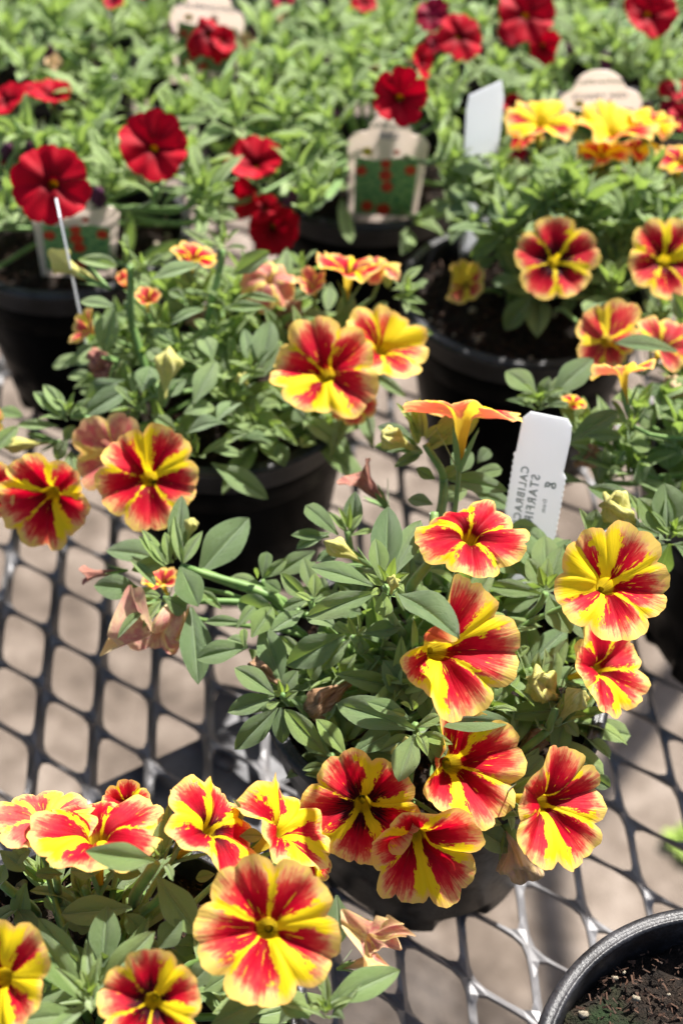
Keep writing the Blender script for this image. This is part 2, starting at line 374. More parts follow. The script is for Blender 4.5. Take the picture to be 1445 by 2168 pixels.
# ------------------------------------------------------------------ flowers
def flower_mesh(seed, cone=18, curl=-14, pleat=.065, wave=.05, bends=(), tubeL=.75, na=20, nr=15, notch=.18, mat=None, sizes=None):
    rs = random.Random(seed); NA = na * 5; vs = []; uvs = []; fs = []
    size = sizes or [1 + rs.uniform(-.07, .07) for _ in range(5)]
    ph = [rs.uniform(0, 6.28) for _ in range(6)]; am = [rs.uniform(.4, 1) for _ in range(6)]
    bd = [0.0] * 5; curlx = [rs.uniform(-12, 12) for _ in range(5)]
    for k, b in bends: bd[k] = b
    VT = .20
    vlist = [0, .05, .10, .15, VT] + [VT + (1 - VT) * ((i + 1) / nr) for i in range(nr)]
    for ia in range(NA + 1):
        u = ia / na; th = 2 * math.pi * u / 5 
        fr = u % 1.0; a = abs(fr - .5) * 2
        k0 = int(u) % 5
        # blend between the lobes
        kk = u - .5; i0 = int(math.floor(kk)) % 5; i1 = (i0 + 1) % 5; f = kk - math.floor(kk); f = sst(.25, .75, f)
        mixv = lambda L: L[i0] * (1 - f) + L[i1] * f
        rr = mixv(size) * (1 - notch * a ** 5 - .055 * math.exp(-(a / .10) ** 2) + .012 * math.sin(u * 17 + ph[0]) + .008 * math.sin(u * 41 + ph[1]))
        b = R_(mixv(bd)); cx = R_(mixv(curlx))
        rho, z = .045, -tubeL; prev = None
        for iv, v in enumerate(vlist):
            if v <= VT:
                t = v / VT; rho = .045 + .08 * t ** 1.3; z = -tubeL + (tubeL - .10) * t
            else:
                t = (v - VT) / (1 - VT); dl = (rr - .125) * 1.03 * (v - prev) / (1 - VT)
                phi = R_(cone) + R_(64) * (1 - sst(0, .48, t)) ** 1.4 + R_(curl) * t * t + cx * t + b * sst(.18, .75, t)
                rho += math.cos(phi) * dl; z += math.sin(phi) * dl
            prev = v
            t = max(0, (v - VT) / (1 - VT))
            pz = pleat * math.cos(2 * math.pi * fr) * math.sin(min(1, t * 1.15) * math.pi * .8) - .025 * t * math.exp(-(a / .07) ** 2)
            wz = wave * t * t * sum(am[q] * math.sin((q + 2) * th + ph[q]) for q in range(4)) * .8 + wave * .35 * t ** 3 * math.sin(13 * th + ph[4])
            vs.append((rho * math.cos(th), rho * math.sin(th), z + pz + wz)); uvs.append((u, v))
    NV = len(vlist)
    for i in range(NA):
        for j in range(NV - 1):
            p = i * NV + j; fs.append((p, p + 1, p + NV + 1, p + NV))
    me = mesh('flower', vs, fs, mat or M_PET, True, uvs)
    for p in me.polygons[:1]:
        pass
    return me
def calyx_mesh(seed):
    rs = random.Random(seed); vs = []; fs = []
    for k in range(5):
        th = 2 * math.pi * (k + .3) / 5; c, s = math.cos(th), math.sin(th)
        w = .055; prof = [(.05, -.02), (.10, .12), (.17, .28), (.24, .42), (.30, .55)]; wi = [.9, 1.0, .95, .6, .05]
        b0 = len(vs); fl = rs.uniform(.8, 1.5)
        for (r, z), q in zip(prof, wi):
            for j in (-1, 0, 1):
                rr = r * (fl if z > .1 else 1) + (.015 if j == 0 else 0)
                vs.append((rr * c - j * w * q * s, rr * s + j * w * q * c, z))
        for i in range(4):
            for j in range(2):
                p = b0 + i * 3 + j; fs.append((p, p + 1, p + 4, p + 3))
    b0 = len(vs); ns = 8
    for i, (r, z) in enumerate([(.03, -.12), (.06, -.06), (.075, 0), (.07, .08)]):
        for k in range(ns): t = 2 * math.pi * k / ns; vs.append((r * math.cos(t), r * math.sin(t), z))
    for i in range(3):
        for k in range(ns): fs.append((b0 + i * ns + k, b0 + i * ns + (k + 1) % ns, b0 + (i + 1) * ns + (k + 1) % ns, b0 + (i + 1) * ns + k))
    return mesh('calyx', vs, fs, M_STEM)
CALYX = [calyx_mesh(k) for k in range(3)]
def pistil_mesh():
    vs = []; fs = []; ns = 10
    pr = [(.012, -.5), (.014, -.15), (.05, -.13), (.062, -.09), (.05, -.055), (.0, -.045)]
    for r, z in pr:
        for k in range(ns):
            t = 2 * math.pi * k / ns; q = 1 + .15 * math.sin(3 * t); vs.append((r * q * math.cos(t), r * q * math.sin(t), z))
    for i in range(len(pr) - 1):
        for k in range(ns): fs.append((i * ns + k, i * ns + (k + 1) % ns, (i + 1) * ns + (k + 1) % ns, (i + 1) * ns + k))
    return mesh('stigma', vs, fs, M_ANTH)
PISTIL = pistil_mesh()

def put_flower(plant, px, py, rpx, n, h, roll=0, yel=1.0, dark=.5, fade=0.0, red=False, label=None, stalk=None, small=False, me=None, pist=True, off=None, **k):
    """px, py: where the throat shows; rpx: half the widest spread in photograph pixels; n: facing in camera terms"""
    P = at(px, py, h); r = rpx / FPX * depth(P); N = cdir(*n)
    DISC.append((px, py, rpx * max(.35, N.dot(BACK)), depth(P)))
    seed = int(px * 7 + py * 13)
    if me is None:
        kw = dict(k)
        if small: kw.update(na=12, nr=8)
        if red: kw.update(mat=M_RED); kw.setdefault('notch', .10)
        me = flower_mesh(seed, **kw)
    X = RIGHT * math.cos(R_(roll)) + UP * math.sin(R_(roll)); X = X - N * X.dot(N)
    if X.length < .05: X = UP - N * UP.dot(N)
    X.normalize(); Y = N.cross(X); rot = Matrix((X, Y, N)).transposed()
    o = bpy.data.objects.new('flower', me); o.matrix_local = trs(rot, P - plant.location, r, r, r)
    o['yel'] = float(yel); o['dark'] = float(dark); o['fade'] = float(fade); o['seed'] = (seed % 97) * .73
    if label: o['label'] = label
    link(o, plant)
    tl = k.get('tubeL', .75)
    c = bpy.data.objects.new('calyx', random.choice(CALYX)); c.matrix_local = Matrix.Translation((0, 0, -tl - .04)); link(c, o)
    if pist and not k.get('tubeL', 1) < .5:
        q = bpy.data.objects.new('stigma', PISTIL); link(q, o)
        q.matrix_local = Matrix.Translation((0, 0, -.22)) @ Matrix.Diagonal((.7, .7, .7, 1))
    base = P - N * r * (tl + .12)
    if stalk is not None: tgt = stalk
    else:
        c0 = plant.location + Vector((0, 0, .085)); tgt = base.lerp(c0, .55)
    L = (tgt - base).length
    pts = [p - plant.location for p in bez(base, base - N * L * .35, tgt + Vector((0, 0, L * .3)), tgt, 7)]
    obj('flower_stalk', tube_mesh(pts, .0007, .0010, M_STEM, 6), plant)
    return o

def bud_mesh(seed, kind):
    """length 1 along +X; kinds: furled, open (a wilted trumpet), crumpled, oval"""
    rs = random.Random(seed); NA, NX = 30, 14; vs = []; uvs = []; fs = []
    ph = rs.uniform(0, 6)
    for i in range(NX + 1):
        x = i / NX
        for k in range(NA):
            t = 2 * math.pi * k / NA
            if kind == 'furled':
                r = .07 + .17 * sst(.25, .78, x); r *= (1 - .75 * sst(.82, 1, x)); f = .28 * sst(.35, .8, x); tw = 1.6 * x
                rr = r * (1 + f * math.cos(5 * (t + tw) + ph)); xx = x + .05 * sst(.6, 1, x) * math.cos(2 * t + ph)
            elif kind == 'open':
                r = .055 + .10 * sst(.1, .5, x) + .26 * sst(.5, 1, x) ** 1.3; f = .16 * sst(.35, 1, x)
                rr = r * (1 + f * math.cos(5 * t + ph)); xx = x + .10 * sst(.7, 1, x) * math.cos(2 * t + ph) - .12 * sst(.85, 1, x)
            elif kind == 'oval':
                r = .24 * math.sin(math.pi * min(1, .06 + .92 * x)) ** .6; rr = r * (1 + .12 * math.cos(5 * t + x * 2)); xx = x
            else:
                r = .06 + .20 * sst(.1, .6, x) * (1 - .3 * sst(.8, 1, x)); nz = noise.noise(Vector((math.cos(t) * 1.6 + ph, math.sin(t) * 1.6, x * 4))) 
                rr = r * (1 + .75 * nz + .3 * math.cos(4 * t + 6 * x + ph)); xx = x + .10 * nz * x
            nz = noise.noise(Vector((math.cos(t) * 2 + seed, math.sin(t) * 2, x * 5)))
            rr *= 1 + .14 * nz
            bendz = .10 * math.sin(x * 2 + ph) * x if kind != 'oval' else 0
            vs.append((xx, rr * math.cos(t), rr * math.sin(t) + bendz)); uvs.append((5 * k / NA, x))
    for i in range(NX):
        for k in range(NA): fs.append((i * NA + k, i * NA + (k + 1) % NA, (i + 1) * NA + (k + 1) % NA, (i + 1) * NA + k))
    fs.append(tuple(range(NA))[::-1])
    if kind != 'open': fs.append(tuple(NX * NA + k for k in range(NA)))
    return mesh('bud', vs, fs, None, True, uvs)
BUDM = {}
def put_bud(plant, b, tpx, w, h0, h1, kind, mat, name='bud', cal=True, label=None):
    key = (kind, mat.name, random.randrange(2))
    if key not in BUDM:
        me = bud_mesh(len(BUDM) * 5 + 1, kind); me.materials.append(mat); BUDM[key] = me
    A = at(*b, h0); B = at(*tpx, h1); L = (B - A).length; ww = w / FPX * depth(B)
    ref = {'furled': .50, 'open': .80, 'oval': .50, 'crumpled': .50}[kind]
    o = bpy.data.objects.new(name, BUDM[key]); o.matrix_local = trs(frame(B - A, BACK + rv(.5)), A - plant.location, L, ww / ref, ww / ref)
    if label: o['label'] = label
    link(o, plant)
    if cal:
        c = bpy.data.objects.new('calyx', random.choice(CALYX)); s = L * .85; q = ww / ref
        c.matrix_local = Matrix(((0, 0, .75, -.02), (1.1, 0, 0, 0), (0, 1.1, 0, 0), (0, 0, 0, 1))); link(c, o)
    return o

# ------------------------------------------------------------------ shoots
def shoot(plant, P, axis, L, n=9, w=.36, tipy=.8, elev=28, dirt=.0, kinds=None):
    """a whorl of leaves round a growing tip"""
    axis = axis.normalized(); a = axis.orthogonal().normalized(); b = axis.cross(a); t0 = random.uniform(0, 6.28)
    for i in range(n):
        f = i / n; th = t0 + i * 2.4
        e = R_(elev + 52 * f + random.uniform(-9, 9)); l = L * (1 - .62 * f) * random.uniform(.85, 1.12)
        d = (a * math.cos(th) + b * math.sin(th)) * math.cos(e) + axis * math.sin(e)
        base = P - axis * L * .35 * (1 - f) + d * .001
        nrm = (axis - d * axis.dot(d)).normalized() + rv(.2)
        k = random.randrange(len(LEAF)) if kinds is None else random.choice(kinds)
        put_leaf(plant, base, base + d * l, l * w * random.uniform(.85, 1.15), nrm, max(0, (f - .25)) * 1.2 * tipy + random.uniform(0, .14) + plant.get('pale', 0) * .5, k, dirt, free=True)  # pale also raises young: rear highlights put into the leaf colour
    for i in range(3):
        th = t0 + i * 2.1; d = (a * math.cos(th) + b * math.sin(th)) * .45 + axis
        put_leaf(plant, P, P + d.normalized() * L * random.uniform(.28, .4), L * .09, None, .9 * tipy, 'n', free=True)

LATER = []
def fill(*a, **k): LATER.append((_fill, a, k))
def _fill(plant, n, rad, z0, z1, L, leaves=9, w=.36, tipy=.8, dome=True, center=None, avoid=None, dirt=.2):
    c = center or plant.location; root = plant.location + Vector((0, 0, .083))
    for i in range(n):
        rr = rad * math.sqrt((i + .5) / n); th = i * 2.39996 + random.uniform(-.3, .3)
        x = rr * math.cos(th); y = rr * math.sin(th); q = (rr / rad) ** 2
        z = z0 + (z1 - z0) * (1 - q * .95) * random.uniform(.75, 1.05) if dome else random.uniform(z0, z1)
        P = Vector((c.x + x, c.y + y, z))
        if blocked(P): continue
        ax = Vector((x / rad * .8, y / rad * .8, 1)) + rv(.25)
        shoot(plant, P, ax, L * random.uniform(.8, 1.15), leaves, w, tipy, dirt=dirt)
        o = root + Vector((x * .15, y * .15, 0))
        stem(plant, o, P, .0012, .0009, .3, ax)

# ------------------------------------------------------------------ pots
def lathe(prof, ns=96, mod=None):
    vs = []; fs = []
    for i, (r, z) in enumerate(prof):
        for k in range(ns):
            t = 2 * math.pi * k / ns; q = r + (mod(i, t) if mod else 0); vs.append((q * math.cos(t), q * math.sin(t), z))
    for i in range(len(prof) - 1):
        for k in range(ns): fs.append((i * ns + k, i * ns + (k + 1) % ns, (i + 1) * ns + (k + 1) % ns, (i + 1) * ns + k))
    return vs, fs
def feet(i, t):
    if i > 3: return 0
    return -.0035 * sst(.1, .5, math.cos(6 * t))
vs, fs = lathe([(.0335, .0005), (.0368, .0005), (.0380, .003), (.0385, .011), (.0392, .0125), (.0430, .040), (.0468, .064), (.0470, .0655), (.0488, .0665), (.0496, .078)], mod=feet)
POT_BODY = mesh('pot_body', vs, fs, M_POT)
vs, fs = lathe([(.0496, .0775), (.0512, .0785), (.0516, .0865), (.0527, .0872), (.0531, .0882), (.0528, .0893), (.0519, .0899), (.0507, .0901), (.0500, .0897), (.0497, .0902), (.0490, .0900), (.0486, .0890), (.0478, .074), (.0470, .066)])
POT_RIM = mesh('pot_rim', vs, fs, M_RIM)
def soil_mesh(seed, z=.079):
    NR, NT_ = 26, 72; vs = [(0, 0, z)]; fs = []
    for i in range(1, NR + 1):
        r = .0482 * i / NR
        for k in range(NT_):
            t = 2 * math.pi * k / NT_; x, y = r * math.cos(t), r * math.sin(t); p = Vector((x + seed, y, 0))
            hgt = .0035 * noise.noise(p * 60) + .0040 * noise.noise(p * 190) + .0026 * noise.noise(p * 420)
            vs.append((x, y, z + hgt - .002 * (r / .048) ** 6))
    for k in range(NT_): fs.append((0, 1 + k, 1 + (k + 1) % NT_))
    for i in range(NR - 1):
        for k in range(NT_): a = 1 + i * NT_ + k; b = 1 + i * NT_ + (k + 1) % NT_; fs.append((a, a + NT_, b + NT_, b))
    return mesh('soil', vs, fs, M_SOIL)
SOILS = [soil_mesh(0), soil_mesh(3.3)]
def chunk(seed, sx, sy, sz, mat):
    vs = []; fs = []; n, mm = 6, 8
    for i in range(n + 1):
        ph = math.pi * i / n
        for k in range(mm):
            t = 2 * math.pi * k / mm; v = Vector((math.sin(ph) * math.cos(t), math.sin(ph) * math.sin(t), math.cos(ph)))
            q = 1 + .45 * noise.noise(v * 1.5 + Vector((seed, 0, 0))); vs.append((v.x * q * sx, v.y * q * sy, v.z * q * sz))
    for i in range(n):
        for k in range(mm): fs.append((i * mm + k, i * mm + (k + 1) % mm, (i + 1) * mm + (k + 1) % mm, (i + 1) * mm + k))
    return mesh('perlite', vs, fs, mat)
PERL = [chunk(k * 2.7, 1, .8, .7, M_PERL) for k in range(3)]
def debris(seed):
    rs = random.Random(seed); vs = []; fs = []
    for i in range(2200):
        r = .047 * math.sqrt(rs.random()); t = rs.uniform(0, 6.28); c = Vector((r * math.cos(t), r * math.sin(t), .0805 + rs.uniform(-.001, .0015)))
        L = rs.uniform(.0003, .0012) * (2.2 if rs.random() < .05 else 1); ww = rs.uniform(.00015, .0005); d = Vector((rs.uniform(-1, 1), rs.uniform(-1, 1), rs.uniform(-.4, .4))).normalized(); s = d.orthogonal().normalized() * ww; q = d.cross(s).normalized() * ww * .6
        b = len(vs); e = d * L
        vs += [c - e - s, c - e + s, c - e + q, c + e - s * .6, c + e + s * .6, c + e + q * .6]
        fs += [(b, b + 1, b + 4, b + 3), (b + 1, b + 2, b + 5, b + 4), (b + 2, b, b + 3, b + 5), (b, b + 2, b + 1), (b + 3, b + 4, b + 5)]
    return mesh('bark_fibre', vs, fs, M_BARK, False)
DEB = [debris(1), debris(2)]

def pot(x, y, label, moss=0.0, rot=0.0, perl=(), dusty=False):
    t = thing('flower_pot', (x, y, .0012), label, 'flower pot', 'round black plastic pots on the bench')
    t.rotation_euler.z = rot
    pb = obj('pot_body', POT_BODY, t); pb['dusty'] = .45 if dusty else 0.0; obj('pot_rim', POT_RIM, t)
    s = obj('soil', random.choice(SOILS), t); s['moss'] = float(moss)
    d = obj('bark_fibre', random.choice(DEB), s); d['kind'] = 'stuff'
    for i in range(7):
        r = .043 * math.sqrt(random.random()); a = random.uniform(0, 6.28); q = random.uniform(.0003, .0008)
        obj('perlite', random.choice(PERL), s, trs(Matrix.Rotation(a, 3, 'Z'), Vector((r * math.cos(a), r * math.sin(a), .0812)), q, q, q))
    for px, py, q in perl:
        P = at(px, py, .0825) - t.location; P.rotate(Matrix.Rotation(-rot, 3, 'Z')); q2 = q
        obj('perlite', random.choice(PERL), s, trs(Matrix.Rotation(random.uniform(0, 3), 3, 'Z'), Vector((P.x, P.y, .0815)), q2, q2 * .8, q2))
    return t

# ------------------------------------------------------------------ ground
g = obj('ground', mesh('ground', [(-12, -12, 0), (12, -12, 0), (12, 12, 0), (-12, 12, 0)], [(0, 1, 2, 3)], M_GND, False)); g.location = (0, 0, -.80); g['kind'] = 'structure'
# low weeds on the ground
def weed(x, y, label, s=1):
    t = thing('weed', (x, y, -.80), label, 'weed')
    vs = []; fs = []
    for k in range(12):
        a = k * 2.4; l = random.uniform(.04, .07) * s; e = random.uniform(.2, .9); d = Vector((math.cos(a) * math.cos(e), math.sin(a) * math.cos(e), math.sin(e)))
        me = LEAF[k % 6]; o = obj('leaf', me, t, trs(frame(d, Vector((0, 0, 1))), Vector((0, 0, .005)), l, l * .5, l)); o['young'] = .85; o['dirt'] = 0.0
def gat(px, py): return at(px, py, -.80)
p = gat(1450, 1830); weed(p.x, p.y + .02, 'small bright green weed on the sandy ground under the right side of the bench', .45)

# ------------------------------------------------------------------ bench: expanded metal
bench = thing('nursery_bench', (0, .45, 0), 'dark metal greenhouse bench with a diamond mesh top under the flower pots', 'bench')
U = Vector((.0226, -.01663, 0)); V = Vector((.00182, -.0280, 0)); O = Vector((-.14174, .38204, 0))
SW = (U - V).normalized()                  # short way of the diamond
def expanded():
    vs = []; fs = []; NS = 20; T = .0021
    for i in range(-34, 40):
        for j in range(-46, 30):
            c = O + U * (i + .5) + V * (j + .5)
            if not (-.55 < c.x < .62 and -.10 < c.y < 1.25): continue
            b = len(vs); jit = noise.noise(Vector((i * .7, j * .7, 0))) * .0006
            for k in range(NS):
                # boundary of the cell in (u, v), and a rounded opening inside it
                t = 8.0 * k / NS; e = int(t // 2); f = (t % 2) - 1
                q = [(f, -1), (1, f), (-f, 1), (-1, -f)][e]
                pb = U * (q[0] * .5) + V * (q[1] * .5)
                n_ = (abs(q[0]) ** 5 + abs(q[1]) ** 5) ** (1 / 5)
                s_ = .428 / n_
                pi_ = U * (q[0] * s_) + V * (q[1] * s_)
                hb = 0; hi = pi_.dot(SW) * .42 + jit
                w0 = c + pb; w1 = c + pi_
                vs += [(w0.x, w0.y, hb), (w1.x, w1.y, hi), (w1.x, w1.y, hi - T), (w0.x, w0.y, hb - T)]
            for k in range(NS):
                a = b + k * 4; d = b + ((k + 1) % NS) * 4
                for m_ in range(3): fs.append((a + m_, d + m_, d + m_ + 1, a + m_ + 1))
    return mesh('mesh_top', vs, fs, M_MET, False)
me = expanded()
o = obj('mesh_top', me, bench); o.location = -bench.location + Vector((0, 0, -.0006))
def box(name, parent, c, X, L, wy, hz, mat=M_MET, n=Vector((0, 0, 1)), bevel=.0008):
    import bmesh
    bm = bmesh.new(); bmesh.ops.create_cube(bm, size=1)
    for v in bm.verts: v.co = Vector((v.co.x * L, v.co.y * wy, v.co.z * hz))
    if bevel: bmesh.ops.bevel(bm, geom=bm.edges, offset=bevel, segments=2, affect='EDGES')
    me = bpy.data.meshes.new(name); bm.to_mesh(me); bm.free(); me.materials.append(mat)
    return obj(name, me, parent, trs(frame(X, n), c - parent.location))
A = at(230, 1697, -.006); B = at(620, 1515, -.006); D = (B - A).normalized(); side = Vector((-D.y, D.x, 0))
A2 = A - D * .25; B2 = B + D * .6; C = (A2 + B2) / 2; LL = (B2 - A2).length
box('angle_flange', bench, C - side * .006 + Vector((0, 0, -.0045)), D, LL, .034, .003, mat=M_BAR)
box('angle_web', bench, C + side * .0005 + Vector((0, 0, -.0255)), D, LL, .003, .036, mat=M_BAR)
gp = at(520, 1620, -.012); box('gusset_plate', bench, gp + Vector((0, 0, -.004)), (D + side).normalized(), .075, .045, .003)
bl = at(478, 1595, -.004); 
vs, fs = lathe([(0, .004), (.004, .004), (.0045, .003), (.0045, 0)], 12); obj('bolt', mesh('bolt', vs, fs, M_MET), bench, Matrix.Translation(bl - bench.location + Vector((0, 0, -.006))))
for sx, sy in ((-.53, -.08), (.6, -.08), (-.53, 1.23), (.6, 1.23)):
    box('leg', bench, Vector((sx, sy, -.403)), Vector((0, 0, 1)), .794, .03, .03, n=Vector((0, 1, 0)))
for a_, b_ in (((-.53, -.08), (.6, -.08)), ((-.53, 1.23), (.6, 1.23)), ((-.53, -.08), (-.53, 1.23)), ((.6, -.08), (.6, 1.23))):
    a_ = Vector((*a_, -.02)); b_ = Vector((*b_, -.02)); 
    box('side_rail', bench, (a_ + b_) / 2, b_ - a_, (b_ - a_).length - .032, .025, .03)

# ------------------------------------------------------------------ pots
PC = {'front': (.0285, .2445), 'left': (-.0455, .3870), 'right': (.0760, .4510), 'corner': (.0980, .1165), 'bottom': (-.060, .138), 'redleft': (-.121, .495), 'redmid': (.010, .550),
      'rightedge': (.160, .338), 'backyellow': (.136, .585), 'farright': (.226, .462), 'leftedge': (-.196, .300),
      'd0': (-.235, .560), 'd1': (-.165, .672), 'd2': (-.045, .690), 'd3': (.078, .706), 'd4': (.200, .716), 'd5': (.262, .596), 'e0': (-.235, .800), 'e1': (-.105, .815), 'e2': (.022, .830), 'e3': (.150, .840), 'e4': (.275, .835)}
PL = {'front': 'black pot in the centre foreground, striped flowers hanging over its front rim',
      'left': 'black pot left of centre, its front rim showing below the leaves',
      'right': 'black pot right of centre with open dark soil and a silvery rim edge',
      'corner': 'black pot cut off by the bottom right corner, mossy soil inside, no plant showing',
      'bottom': 'black pot at the bottom left, almost hidden under bright striped flowers',
      'redleft': 'black pot at the left edge with a picture tag and two round red flowers',
      'redmid': 'black pot behind the centre with picture tag, dark red flowers hanging at its left',
      'rightedge': 'black pot cut off by the right edge beside the yellow flower',
      'backyellow': 'black pot hidden below the yellow orange flowers at the upper right',
      'farright': 'black pot off the right edge behind the striped flower at the frame',
      'd0': 'black pot at the upper left edge under a crumpled red flower', 'd1': 'black pot at the upper left hidden by light green foliage', 'd2': 'black pot under the drooping red flower before the whitish tag',
      'd3': 'black pot under the red flower turned to the right, top right of centre', 'd4': 'black pot under the hanging cluster of red flowers at the top right', 'd5': 'black pot at the right edge beside the round headed cream tag',
      'e0': 'black pot in the last row, far left', 'e1': 'black pot in the last row behind the whitish tag', 'e2': 'black pot in the middle of the last row', 'e3': 'black pot in the last row, second from the right', 'e4': 'black pot in the last row, far right',
      'leftedge': 'black pot off the left edge whose striped flowers reach into the frame'}
POTS = {}
perl = {'corner': [(1300, 2072, .0010), (1345, 2115, .0012), (1232, 2148, .0015), (1414, 2107, .0006), (1320, 2060, .0006)],
        'right': [(1000, 658, .0022), (1010, 722, .002), (960, 710, .001), (1050, 775, .0016), (1122, 760, .0016), (942, 730, .001), (910, 680, .0015), (1005, 745, .001)],
        'redleft': [(303, 445, .0028), (320, 410, .0030), (355, 500, .0018), (290, 480, .0015), (352, 462, .0014), (330, 520, .002)],
        'bottom': [(45, 1872, .0020), (35, 1885, .0014), (18, 1890, .0012)]}
for k, (x, y) in PC.items():
    lab = PL.get(k) or 'black pot in the far rows hidden under light green foliage'
    POTS[k] = pot(x, y, lab, 1.0 if k == 'corner' else .25, random.uniform(0, 6), perl.get(k, ()), k == 'front')

def plant(key, label, kindtxt='calibrachoa plants in flower on the bench'):
    x, y = PC[key]; return thing('calibrachoa_plant', (x, y, .0012), label, 'plant', kindtxt)

